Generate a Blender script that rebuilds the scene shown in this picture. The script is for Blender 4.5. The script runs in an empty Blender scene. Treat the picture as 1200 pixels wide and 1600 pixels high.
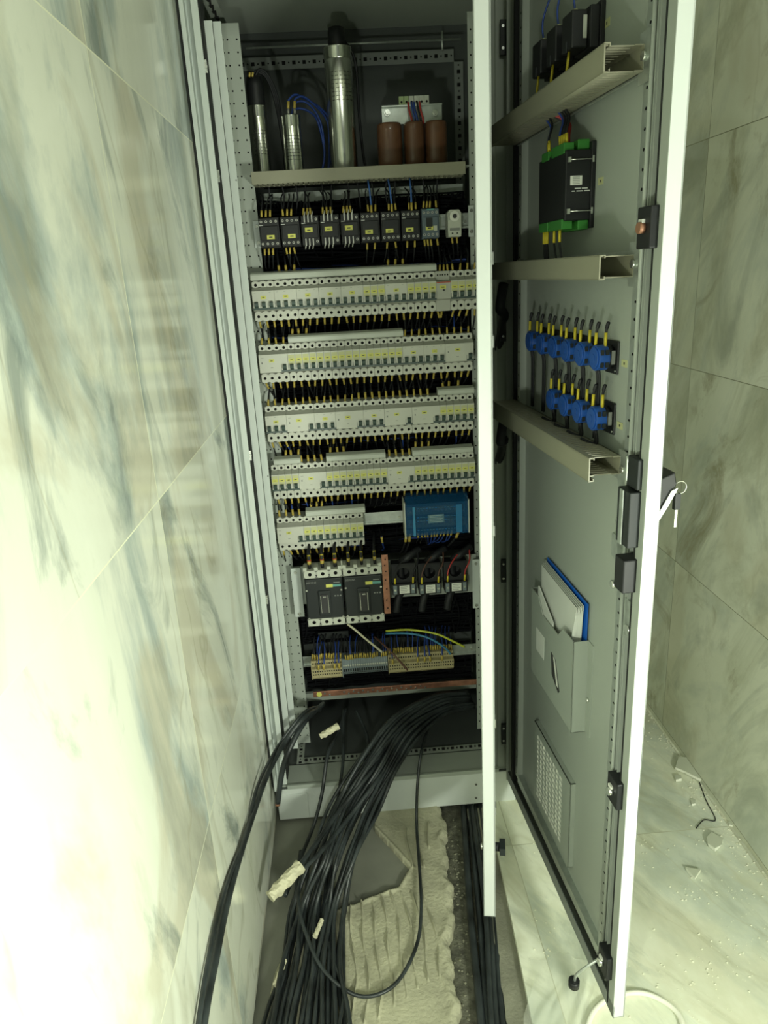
import bpy, bmesh, math, random
from mathutils import Vector, Matrix

random.seed(7)
SC = bpy.context.scene
COL = SC.collection
CAMZ = 1.487
# ------------------------------------------------------------------ camera
RX = Vector((0.99685781, -0.05891035, -0.05295357))      # camera right in the world
DN = Vector((-0.06874881, -0.31138328, -0.94779431))     # camera down in the world
FW = Vector((0.03934604, 0.94845665, -0.31445487))       # viewing direction
FPX = 1127.0
cam_d = bpy.data.cameras.new('camera')
cam_d.sensor_fit = 'VERTICAL'
cam_d.sensor_height = 24.0
cam_d.lens = FPX / 1600.0 * 24.0
cam_d.clip_start = 0.02
cam = bpy.data.objects.new('camera', cam_d)
COL.objects.link(cam)
m = Matrix.Identity(4)
for i in range(3):
    m[i][0] = RX[i]; m[i][1] = -DN[i]; m[i][2] = -FW[i]
m[2][3] = CAMZ
cam.matrix_world = m
SC.camera = cam
# ------------------------------------------------------------------ world, lamps, exposure
w = bpy.data.worlds.new('world'); SC.world = w; w.use_nodes = True
w.node_tree.nodes['Background'].inputs[0].default_value = (0.84, 1.0, 0.80, 1)
w.node_tree.nodes['Background'].inputs[1].default_value = 0.10

def area_lamp(name, loc, target, size, power, color):
    l = bpy.data.lights.new(name, 'AREA'); l.size = size; l.energy = power; l.color = color
    o = bpy.data.objects.new(name, l); COL.objects.link(o)
    o.location = loc
    o.rotation_euler = (Vector(target) - Vector(loc)).to_track_quat('-Z', 'Y').to_euler()
    return o
area_lamp('work_lamp', (-0.15, 0.02, 0.95), (0.12, 1.7, 0.75), 0.08, 6.0, (0.93, 1.0, 0.85))
area_lamp('corridor_lamp', (0.76, -0.12, 0.80), (0.10, 1.2, 0.8), 0.20, 21.0, (0.94, 1.0, 0.85))
area_lamp('fill_lamp', (0.50, -0.75, 2.75), (0.45, 1.0, 0.6), 0.5, 9.0, (0.94, 1.0, 0.85))  # unseen fill light added to brighten the walls and floor

vs = SC.view_settings
SC.display_settings.display_device = 'sRGB'
vs.view_transform = 'Standard'; vs.look = 'None'; vs.gamma = 1.0; vs.use_curve_mapping = False
vs.exposure = 0.0

# ------------------------------------------------------------------ picture point -> place on a real plane
O = Vector((0, 0, CAMZ))
def ray(px, py):
    return (RX * (px - 600) + DN * (py - 800) + FW * FPX)
def PY(px, py, y):
    r = ray(px, py); return O + r * (y / r.y)
def PF(px, py, y, zmin=0.012):
    p = PY(px, py, y)
    return p if p.z > zmin else PZ(px, py, zmin)
def PX(px, py, x):
    r = ray(px, py); return O + r * (x / r.x)
def PZ(px, py, z):
    r = ray(px, py); return O + r * ((z - CAMZ) / r.z)

# ------------------------------------------------------------------ materials
M = {}
def mat(name, col, rough=0.5, metal=0.0, bump=0.0, bscale=200.0, var=0.0, vscale=8.0, coat=0.0, trans=0.0, alpha=1.0):
    if name in M: return M[name]
    mt = bpy.data.materials.new(name); mt.use_nodes = True
    nt = mt.node_tree; b = nt.nodes['Principled BSDF']
    b.inputs['Base Color'].default_value = (*col, 1); b.inputs['Roughness'].default_value = rough
    b.inputs['Metallic'].default_value = metal
    if coat: b.inputs['Coat Weight'].default_value = coat
    if trans: b.inputs['Transmission Weight'].default_value = trans
    if alpha < 1: b.inputs['Alpha'].default_value = alpha
    if var or bump:
        tc = nt.nodes.new('ShaderNodeTexCoord')
    if var:
        n = nt.nodes.new('ShaderNodeTexNoise'); n.inputs['Scale'].default_value = vscale; n.inputs['Detail'].default_value = 5
        nt.links.new(tc.outputs['Object'], n.inputs['Vector'])
        r = nt.nodes.new('ShaderNodeValToRGB')
        r.color_ramp.elements[0].position = 0.3; r.color_ramp.elements[1].position = 0.7
        r.color_ramp.elements[0].color = (*[c * (1 - var) for c in col], 1)
        r.color_ramp.elements[1].color = (*[min(1, c * (1 + var)) for c in col], 1)
        nt.links.new(n.outputs['Fac'], r.inputs['Fac']); nt.links.new(r.outputs['Color'], b.inputs['Base Color'])
    if bump:
        n2 = nt.nodes.new('ShaderNodeTexNoise'); n2.inputs['Scale'].default_value = bscale; n2.inputs['Detail'].default_value = 4
        nt.links.new(tc.outputs['Object'], n2.inputs['Vector'])
        bp = nt.nodes.new('ShaderNodeBump'); bp.inputs['Strength'].default_value = bump; bp.inputs['Distance'].default_value = 0.004
        nt.links.new(n2.outputs['Fac'], bp.inputs['Height']); nt.links.new(bp.outputs['Normal'], b.inputs['Normal'])
    M[name] = mt
    return mt

paint = mat('shaded_grey_paint', (0.37, 0.405, 0.355), 0.42, bump=0.04, bscale=600)  # cabinet paint darkened so its colour carries the shade
paint_f = mat('lit_frame_paint', (0.56, 0.61, 0.57), 0.42, bump=0.04, bscale=600)  # same cabinet paint at its full tone, used on lit front parts
paint_i = mat('inner_door_edge_paint', (0.54, 0.57, 0.54), 0.4)  # paler copy of the door paint, light on the edge included
paint_e = mat('lit_edge_paint', (0.67, 0.71, 0.68), 0.4)  # door's own paint made paler to carry the light on its edge
paint_d = mat('shaded_inside_paint', (0.35, 0.385, 0.335), 0.5, bump=0.04, bscale=600)  # same cabinet paint, interior shade put into a darker tone
backp = mat('shaded_backing_panel', (0.075, 0.085, 0.08), 0.6, var=0.1)  # near-black tone carries the interior darkness on panels and sheets
plinthp = mat('plinth_paint', (0.60, 0.64, 0.60), 0.45)
galv = mat('galvanised_steel', (0.50, 0.54, 0.50), 0.38, 0.75, var=0.12, vscale=60)
zinc = mat('zinc_screw', (0.75, 0.77, 0.72), 0.25, 0.9)
alu = mat('aluminium_can', (0.80, 0.81, 0.74), 0.21, 1.0, var=0.04, vscale=30)
copper = mat('copper', (0.42, 0.20, 0.13), 0.42, 0.7, var=0.25, vscale=50)
blackp = mat('black_plastic', (0.007, 0.008, 0.009), 0.5)
blackg = mat('black_gasket', (0.010, 0.012, 0.011), 0.8)
darkgrey = mat('dark_grey_plastic', (0.011, 0.015, 0.015), 0.55)
hole = mat('dark_hole', (0.004, 0.004, 0.004), 0.9)
duct = mat('beige_duct_plastic', (0.27, 0.265, 0.19), 0.45)
white = mat('breaker_white_plastic', (0.56, 0.57, 0.49), 0.42)
white2 = mat('breaker_terminal_plastic', (0.43, 0.44, 0.38), 0.5)
green = mat('toggle_dark_green', (0.055, 0.085, 0.075), 0.4)
cover = mat('comb_cover_grey', (0.50, 0.53, 0.46), 0.35)
label_y = mat('yellow_label', (0.62, 0.62, 0.13), 0.5)
label_p = mat('pale_yellow_label', (0.53, 0.54, 0.28), 0.5)
label_w = mat('white_label', (0.75, 0.76, 0.68), 0.5)
ink = mat('print_ink', (0.03, 0.03, 0.03), 0.6)
inkg = mat('grey_print', (0.22, 0.23, 0.21), 0.6)
inkw = mat('white_print', (0.62, 0.64, 0.60), 0.6)
sleeve = mat('yellow_sleeve', (0.46, 0.35, 0.065), 0.5, var=0.15, vscale=300)
sleeve_b = mat('bright_yellow_sleeve', (0.60, 0.49, 0.03), 0.45)
ferr = mat('silver_lug', (0.55, 0.55, 0.50), 0.35, 0.7)
wire_k = mat('black_wire', (0.007, 0.008, 0.010), 0.6)
wire_dim = mat('matt_black_loom_wire', (0.004, 0.0045, 0.006), 0.85)
wire_dim.node_tree.nodes['Principled BSDF'].inputs['Specular IOR Level'].default_value = 0.15
wire_b = mat('blue_wire', (0.02, 0.055, 0.26), 0.45)
wire_lb = mat('light_blue_wire', (0.05, 0.20, 0.34), 0.4)
wire_r = mat('red_wire', (0.40, 0.035, 0.03), 0.45)
wire_br = mat('brown_wire', (0.10, 0.045, 0.03), 0.5)
wire_gy = mat('yellow_green_wire', (0.50, 0.55, 0.05), 0.4)
cable = mat('black_cable', (0.027, 0.033, 0.034), 0.40, var=0.7, vscale=14, bump=0.1, bscale=80)
blue = mat('blue_plastic', (0.015, 0.085, 0.36), 0.38)
bluec = mat('clear_blue_cover', (0.008, 0.085, 0.22), 0.12, alpha=0.5)
bluef = mat('blue_folder', (0.008, 0.12, 0.55), 0.35)
coil = mat('brown_coil', (0.15, 0.068, 0.034), 0.33, var=0.12, vscale=40, coat=0.3)
coilt = mat('coil_tape', (0.10, 0.045, 0.025), 0.5)
beige = mat('beige_terminal', (0.40, 0.35, 0.19), 0.5)
greyt = mat('grey_terminal', (0.17, 0.21, 0.22), 0.5)
greent = mat('green_connector', (0.035, 0.20, 0.03), 0.4)
tealc = mat('teal_strip', (0.12, 0.33, 0.30), 0.4)
redm = mat('red_mark', (0.5, 0.07, 0.03), 0.5)
paper = mat('paper', (0.66, 0.68, 0.62), 0.6)
tape = mat('masking_tape', (0.62, 0.59, 0.42), 0.7, bump=0.5, bscale=90, var=0.12, vscale=40)
mortar = mat('mortar', (0.42, 0.41, 0.29), 0.9, bump=0.7, bscale=110, var=0.18, vscale=14)
screed = mat('screed', (0.215, 0.215, 0.16), 0.85, bump=0.5, bscale=120, var=0.3, vscale=9)
slabm = mat('smooth_dark_slab', (0.20, 0.205, 0.165), 0.6, bump=0.12, bscale=60, var=0.16, vscale=6)
trenchm = mat('trench_dirt', (0.11, 0.11, 0.08), 0.95, bump=1.0, bscale=110, var=0.5, vscale=35)
ceramic = mat('tile_shard_face', (0.60, 0.63, 0.50), 0.3, var=0.06)
ceramic_e = mat('broken_ceramic', (0.90, 0.91, 0.78), 0.85, bump=0.5, bscale=250)
dust = mat('pale_dust', (0.80, 0.80, 0.64), 0.95)
film = mat('clear_film', (0.85, 0.88, 0.76), 0.15, alpha=0.26)
gravelm = mat('trench_gravel', (0.20, 0.20, 0.14), 0.95, var=0.4, vscale=60)
whitecab = mat('cream_cord', (0.86, 0.86, 0.74), 0.5)
orange = mat('copper_bolt', (0.34, 0.17, 0.10), 0.5, 0.4)
bgrey = mat('blue_grey_contactor', (0.10, 0.135, 0.16), 0.45)
plast_w = mat('cream_plastic', (0.50, 0.52, 0.44), 0.45)

def marble(name, swap, seed, base=1.0, floor=False):
    mt = bpy.data.materials.new(name); mt.use_nodes = True
    nt = mt.node_tree; N = nt.nodes; L = nt.links; b = N['Principled BSDF']
    g = N.new('ShaderNodeNewGeometry'); sx = N.new('ShaderNodeSeparateXYZ'); L.new(g.outputs['Position'], sx.inputs[0])
    def mth(op, a, bb=None, c=None):
        n = N.new('ShaderNodeMath'); n.operation = op
        for i, v in enumerate((a, bb, c)):
            if v is None: continue
            if isinstance(v, (int, float)): n.inputs[i].default_value = v
            else: L.new(v, n.inputs[i])
        return n.outputs[0]
    if floor:
        U, V = sx.outputs['X'], sx.outputs['Y']; pu, pv, ou, ov = 0.6, 1.2, 0.36, 0.35
    else:
        U, V = sx.outputs['Y'], sx.outputs['Z']; pu, pv, ou, ov = 1.2, 0.584, swap, 0.017
    tu = mth('DIVIDE', mth('SUBTRACT', U, ou), pu); tv = mth('DIVIDE', mth('SUBTRACT', V, ov), pv)
    fu = mth('FLOOR', tu); fv = mth('FLOOR', tv)
    # joints
    du = mth('MULTIPLY', mth('ABSOLUTE', mth('SUBTRACT', mth('FRACT', mth('ADD', tu, 0.5)), 0.5)), pu)
    dv = mth('MULTIPLY', mth('ABSOLUTE', mth('SUBTRACT', mth('FRACT', mth('ADD', tv, 0.5)), 0.5)), pv)
    joint = mth('LESS_THAN', mth('MINIMUM', du, dv), 0.0011)
    cv = N.new('ShaderNodeCombineXYZ')
    off = mth('ADD', mth('MULTIPLY', fu, 3.7), mth('MULTIPLY', fv, 5.3))
    # slanted stretched coordinates: streaks lean
    su = mth('ADD', mth('MULTIPLY', U, 2.6 if swap != 0.80 else 1.7), mth('MULTIPLY', V, 0.55 if not floor else 1.0))
    sv = mth('ADD', mth('MULTIPLY', V, 1.15), mth('MULTIPLY', U, 0.15))
    L.new(mth('ADD', su, off), cv.inputs[0]); L.new(mth('ADD', sv, mth('MULTIPLY', off, 0.7)), cv.inputs[1])
    cv.inputs[2].default_value = seed
    def noise(scale, detail, dist, rough=0.55):
        n = N.new('ShaderNodeTexNoise'); n.inputs['Scale'].default_value = scale; n.inputs['Detail'].default_value = detail
        n.inputs['Distortion'].default_value = dist; n.inputs['Roughness'].default_value = rough
        L.new(cv.outputs[0], n.inputs['Vector']); return n.outputs['Fac']
    def ramp(f, stops):
        r = N.new('ShaderNodeValToRGB'); e = r.color_ramp.elements
        e[0].position, e[0].color = stops[0][0], (*stops[0][1], 1); e[1].position, e[1].color = stops[-1][0], (*stops[-1][1], 1)
        for p, c in stops[1:-1]:
            x = e.new(p); x.color = (*c, 1)
        L.new(f, r.inputs['Fac']); return r.outputs['Color']
    def mix(f, a, bb, mode='MIX'):
        n = N.new('ShaderNodeMix'); n.data_type = 'RGBA'; n.blend_type = mode
        if isinstance(f, (int, float)): n.inputs[0].default_value = f
        else: L.new(f, n.inputs[0])
        for i, v in ((6, a), (7, bb)):
            if isinstance(v, tuple): n.inputs[i].default_value = (*v, 1)
            else: L.new(v, n.inputs[i])
        return n.outputs[2]
    k = base
    c1 = ramp(noise(1.0, 9, 0.5, 0.62), [(0.34, (0.24*k, 0.285*k, 0.27*k)), (0.42, (0.42*k, 0.47*k, 0.44*k)), (0.50, (0.66*k, 0.68*k, 0.59*k)), (0.62, (0.70*k, 0.72*k, 0.63*k)), (0.72, (0.52*k, 0.54*k, 0.44*k))])
    tanm = ramp(noise(1.3, 6, 0.7), [(0.53, (0, 0, 0)), (0.60, (1, 1, 1))])
    c2 = mix(tanm, c1, mix(0.45, c1, (0.42*k, 0.37*k, 0.25*k)))
    grm = ramp(noise(1.9, 8, 0.9, 0.62), [(0.56, (0, 0, 0)), (0.68, (1, 1, 1))])
    c3 = mix(grm, c2, mix(0.75, c2, (0.16*k, 0.20*k, 0.19*k)))
    vn = noise(0.9, 4, 0.8, 0.5)
    vv = mth('ABSOLUTE', mth('SUBTRACT', vn, 0.5))
    vm = ramp(vv, [(0.0, (1, 1, 1)), (0.012, (0, 0, 0))])
    c4 = mix(mth('MULTIPLY', vm, 0.30), c3, (0.30*k, 0.28*k, 0.17*k))
    c5 = mix(joint, c4, (0.78*k, 0.79*k, 0.62*k) if (swap == 1.04 and not floor) else (0.30*k, 0.30*k, 0.22*k))
    if floor:
        dn_ = N.new('ShaderNodeTexNoise'); dn_.inputs['Scale'].default_value = 7; dn_.inputs['Detail'].default_value = 9; dn_.inputs['Roughness'].default_value = 0.7
        L.new(g.outputs['Position'], dn_.inputs['Vector'])
        dm = ramp(dn_.outputs['Fac'], [(0.45, (0, 0, 0)), (0.75, (1, 1, 1))])
        c5 = mix(mth('ADD', mth('MULTIPLY', dm, 0.35), 0.40), c5, (0.44*k, 0.45*k, 0.32*k))
        c5 = mix(mth('MULTIPLY', ramp(noise(3.1, 8, 0.6, 0.7), [(0.56, (0, 0, 0)), (0.70, (1, 1, 1))]), 0.45), c5, (0.26*k, 0.26*k, 0.16*k))
    L.new(c5, b.inputs['Base Color'])
    b.inputs['Roughness'].default_value = 0.6 if floor else 0.13
    if swap == 0.80:
        c6 = mix(0.38, c5, (0.84, 0.85, 0.64))
        c6 = mix(mth('MULTIPLY', ramp(noise(1.6, 9, 0.7, 0.7), [(0.50, (0, 0, 0)), (0.66, (1, 1, 1))]), 0.60), c6, (0.40, 0.41, 0.27))
        c6 = mix(mth('MULTIPLY', ramp(noise(2.6, 9, 1.1, 0.68), [(0.57, (0, 0, 0)), (0.68, (1, 1, 1))]), 0.65), c6, (0.29, 0.25, 0.12))
        c6 = mix(joint, c6, (0.26, 0.27, 0.17)); L.new(c6, b.inputs['Base Color'])
    M[name] = mt
    return mt
marbL = marble('polished_marble_tile_left', 1.04, 3.1, 1.22)
marbR = marble('polished_marble_tile_right', 0.80, 9.4, 1.15)
marbF = marble('dusty_floor_tile', 0, 5.2, 1.5, floor=True)

# ------------------------------------------------------------------ mesh builder
class MB:
    def __init__(s): s.v = []; s.f = []; s.mi = []; s.sm = []; s.mats = []
    def _m(s, m):
        if m not in s.mats: s.mats.append(m)
        return s.mats.index(m)
    def add(s, vs_, fs, m, smooth=False):
        n = len(s.v); i = s._m(m)
        s.v += [tuple(v) for v in vs_]
        for f in fs:
            s.f.append([n + k for k in f]); s.mi.append(i); s.sm.append(smooth)
        return s
    def box(s, x0, x1, y0, y1, z0, z1, m):
        return s.add([(x0,y0,z0),(x1,y0,z0),(x1,y1,z0),(x0,y1,z0),(x0,y0,z1),(x1,y0,z1),(x1,y1,z1),(x0,y1,z1)],
                     [(0,3,2,1),(4,5,6,7),(0,1,5,4),(1,2,6,5),(2,3,7,6),(3,0,4,7)], m)
    def prism(s, poly, axis, a, b, m, smooth=False):
        """poly: 2-D points in the two other axes (in order), extruded along axis from a to b"""
        n = len(poly)
        def p(q, t):
            return {'x': (t, q[0], q[1]), 'y': (q[0], t, q[1]), 'z': (q[0], q[1], t)}[axis]
        vv = [p(q, a) for q in poly] + [p(q, b) for q in poly]
        s.add(vv, [tuple(range(n))[::-1], tuple(range(n, 2*n))], m)
        return s.add(vv, [(i, (i+1) % n, n+(i+1) % n, n+i) for i in range(n)], m, smooth)
    def cyl(s, c, ax, r, h, m, n=14, r2=None, cap=True, smooth=True, capm=None):
        ax = Vector(ax).normalized(); c = Vector(c); r2 = r if r2 is None else r2
        t = ax.orthogonal().normalized(); bb = ax.cross(t)
        a0 = [c + (t*math.cos(2*math.pi*i/n) + bb*math.sin(2*math.pi*i/n))*r for i in range(n)]
        a1 = [c + ax*h + (t*math.cos(2*math.pi*i/n) + bb*math.sin(2*math.pi*i/n))*r2 for i in range(n)]
        s.add(a0 + a1, [(i, (i+1) % n, n+(i+1) % n, n+i) for i in range(n)], m, smooth)
        if cap: s.add(a0 + a1, [tuple(range(n))[::-1], tuple(range(n, 2*n))], capm or m)
        return s
    def lathe(s, c, prof, m, n=24, ax='z'):
        vv = []
        for r, z in prof:
            for i in range(n):
                a = 2*math.pi*i/n
                vv.append((c[0]+r*math.cos(a), c[1]+r*math.sin(a), c[2]+z))
        fs = []
        for k in range(len(prof)-1):
            for i in range(n):
                fs.append((k*n+i, k*n+(i+1) % n, (k+1)*n+(i+1) % n, (k+1)*n+i))
        return s.add(vv, fs, m, True)
    def tube(s, pts, r, m, n=8, cap=True):
        pts = [Vector(p) for p in pts]; N_ = len(pts); vv = []; up = None
        for i, p in enumerate(pts):
            d = (pts[min(i+1, N_-1)] - pts[max(i-1, 0)])
            d = d.normalized() if d.length > 1e-9 else Vector((0, 0, 1))
            if up is None: up = d.orthogonal().normalized()
            up = (up - d*up.dot(d)).normalized(); b2 = d.cross(up)
            rr = r[i] if isinstance(r, (list, tuple)) else r
            for k in range(n):
                a = 2*math.pi*k/n; vv.append(p + (up*math.cos(a) + b2*math.sin(a))*rr)
        fs = [(i*n+k, i*n+(k+1) % n, (i+1)*n+(k+1) % n, (i+1)*n+k) for i in range(N_-1) for k in range(n)]
        s.add(vv, fs, m, True)
        if cap: s.add(vv, [tuple(range(n))[::-1], tuple(range((N_-1)*n, N_*n))], m)
        return s
    def holed(s, u0, u1, v0, v1, cu, cv, rx, ry, fn, m, n=8, inner=None, depth=0.0, dfn=None):
        """rectangular cell with an n-sided hole; fn(u,v,d) -> 3-D point, d = depth behind the face"""
        out = []; inn = []; dd = []
        for i in range(n):
            a = 2*math.pi*(i+0.5)/n if n == 4 else 2*math.pi*i/n
            c, sn = math.cos(a), math.sin(a)
            if n == 4: hx, hy = cu + math.copysign(rx, c), cv + math.copysign(ry, sn)
            else: hx, hy = cu + rx*c, cv + ry*sn
            k = 1/max(abs(c), abs(sn)); ox = cu + c*k*1e3; oy = cv + sn*k*1e3
            # outer point on rectangle border, same sector
            ex = (u1 - cu) if c*k > 0 else (cu - u0); ey = (v1 - cv) if sn*k > 0 else (cv - v0)
            ox = cu + max(-1, min(1, c*k))*ex; oy = cv + max(-1, min(1, sn*k))*ey
            out.append(fn(ox, oy, 0)); inn.append(fn(hx, hy, 0)); dd.append(fn(hx, hy, depth))
        s.add(out + inn, [(i, (i+1) % n, n+(i+1) % n, n+i) for i in range(n)], m)
        if depth:
            s.add(inn + dd, [(i, (i+1) % n, n+(i+1) % n, n+i) for i in range(n)], inner or m)
            s.add(dd, [tuple(range(n))], inner or m)
        return s
    def build(s, name, parent=None, loc=None, bevel=0.0, solid=0.0, rot=None, link=True):
        me = bpy.data.meshes.new(name)
        me.from_pydata(s.v, [], s.f); 
        for mt in s.mats: me.materials.append(mt)
        me.polygons.foreach_set('material_index', s.mi)
        me.polygons.foreach_set('use_smooth', s.sm)
        me.update()
        bm = bmesh.new(); bm.from_mesh(me)
        if not solid:
            bmesh.ops.remove_doubles(bm, verts=bm.verts, dist=1e-6)
            bmesh.ops.recalc_face_normals(bm, faces=bm.faces)
        else:
            bmesh.ops.remove_doubles(bm, verts=bm.verts, dist=1e-6)
        bm.to_mesh(me); bm.free()
        o = bpy.data.objects.new(name, me)
        if link: COL.objects.link(o)
        if parent: o.parent = parent
        if loc is not None: o.location = loc
        if rot is not None: o.rotation_euler = rot
        if solid:
            md = o.modifiers.new('thickness', 'SOLIDIFY'); md.thickness = solid; md.offset = 0
        if bevel:
            md = o.modifiers.new('bevel', 'BEVEL'); md.width = bevel; md.segments = 2; md.limit_method = 'ANGLE'; md.angle_limit = 0.7
        return o

def tag(o, label, cat, group=None, kind=None):
    if label: o['label'] = label
    if cat: o['category'] = cat
    if group: o['group'] = group
    if kind: o['kind'] = kind
    return o
def thing(name, loc, label, cat, group=None, rot=None):
    o = bpy.data.objects.new(name, None); o.empty_display_size = 0.02; COL.objects.link(o)
    o.location = loc
    if rot is not None: o.rotation_euler = rot
    return tag(o, label, cat, group)
def copy_tree(o, parent=None):
    c = o.copy(); COL.objects.link(c)
    if parent: c.parent = parent
    for ch in [x for x in o.children]: copy_tree(ch, c)
    return c
ORD = ['leftmost', 'second', 'third', 'fourth', 'fifth', 'sixth', 'seventh', 'eighth', 'ninth', 'tenth', 'eleventh', 'twelfth',
       'thirteenth', 'fourteenth', 'fifteenth', 'sixteenth', 'seventeenth', 'eighteenth', 'nineteenth', 'twentieth', 'twenty-first',
       'twenty-second', 'twenty-third', 'twenty-fourth', 'twenty-fifth', 'twenty-sixth', 'twenty-seventh', 'twenty-eighth',
       'twenty-ninth', 'thirtieth', 'thirty-first', 'thirty-second', 'thirty-third', 'thirty-fourth']
def ordl(i): return 'leftmost' if i == 0 else ORD[i] + ' from the left'
def catmull(P, n=6):
    P = [Vector(p) for p in P]; out = []
    for i in range(len(P)-1):
        p0 = P[max(i-1, 0)]; p1 = P[i]; p2 = P[i+1]; p3 = P[min(i+2, len(P)-1)]
        for k in range(n):
            t = k/n
            out.append(0.5*((2*p1) + (-p0+p2)*t + (2*p0-5*p1+4*p2-p3)*t*t + (-p0+3*p1-3*p2+p3)*t**3))
    out.append(P[-1]); return out
def lettering(text, size, name, parent, matrix, m, depth=0.0002):
    cu = bpy.data.curves.new(name, 'FONT'); cu.body = text; cu.size = size; cu.extrude = depth
    o = bpy.data.objects.new(name + '_curve', cu); COL.objects.link(o)
    dg = bpy.context.evaluated_depsgraph_get(); dg.update()
    me = bpy.data.meshes.new_from_object(o.evaluated_get(dg))
    bpy.data.objects.remove(o); me.materials.clear(); me.materials.append(m)
    t = bpy.data.objects.new(name, me); COL.objects.link(t); t.parent = parent; t.matrix_local = matrix
    return t
FACE = Matrix.Rotation(math.pi/2, 4, 'X')        # text lying in XZ, readable from -Y

# ================================================================== THE ROOM
XL, XR, YB = -0.290, 0.968, 2.42
o = MB().box(XL-0.1, XL, -2.2, YB, 0, 2.9, marbL).build('wall_left'); tag(o, 'polished marble tile wall left of the cabinet', 'wall', kind='structure')
o = MB().box(XR, XR+0.1, -2.2, YB, 0, 2.9, marbR).build('wall_right'); tag(o, 'polished marble tile wall on the right', 'wall', kind='structure')
o = MB().box(XL-0.1, XR+0.1, YB, YB+0.1, 0, 2.9, marbR).build('wall_back'); tag(o, 'tiled wall behind the cabinet', 'wall', kind='structure')
o = MB().box(XL-0.1, XR+0.1, -2.2, YB+0.1, 2.9, 3.0, mat('ceiling_paint', (0.55, 0.56, 0.5), 0.9)).build('ceiling'); tag(o, 'plain ceiling above the corridor', 'ceiling', kind='structure')

# floor: rough base with raised tile field on the right; smooth dark slab and mortar bed on the left
fl = MB()
fl.box(XL-0.1, XR+0.1, -2.2, YB+0.1, -0.12, -0.032, trenchm)
edgeR = [(0.322, YB), (0.322, 1.70), (0.318, 1.557), (0.306, 1.313), (0.292, 1.066), (0.27, 0.7), (0.25, -2.2)]
fl.prism(edgeR + [(XR+0.1, -2.2), (XR+0.1, YB)], 'z', -0.05, 0.0, marbF)
def wob(y, s): return 0.006*math.sin(y*23+s) + 0.004*math.sin(y*61+s*2) + 0.002*math.sin(y*140+s)
edgeS = [(0.268 + 0.02*(y-1.7)/0.6 + wob(y, 4)*0.7, y) for y in [1.72 - i*0.03 for i in range(60)]]
fl.prism([(0.330, 1.72)] + edgeS + [(0.20, -0.08), (0.285, -0.08)], 'z', -0.05, -0.016, screed)
fl.prism([(XL-0.1, YB), (0.10, YB), (0.10, -2.2), (XL-0.1, -2.2)], 'z', -0.05, -0.010, slabm)
o = fl.build('floor'); tag(o, 'dusty tile floor with an open cable trench', 'floor', kind='structure')
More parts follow.
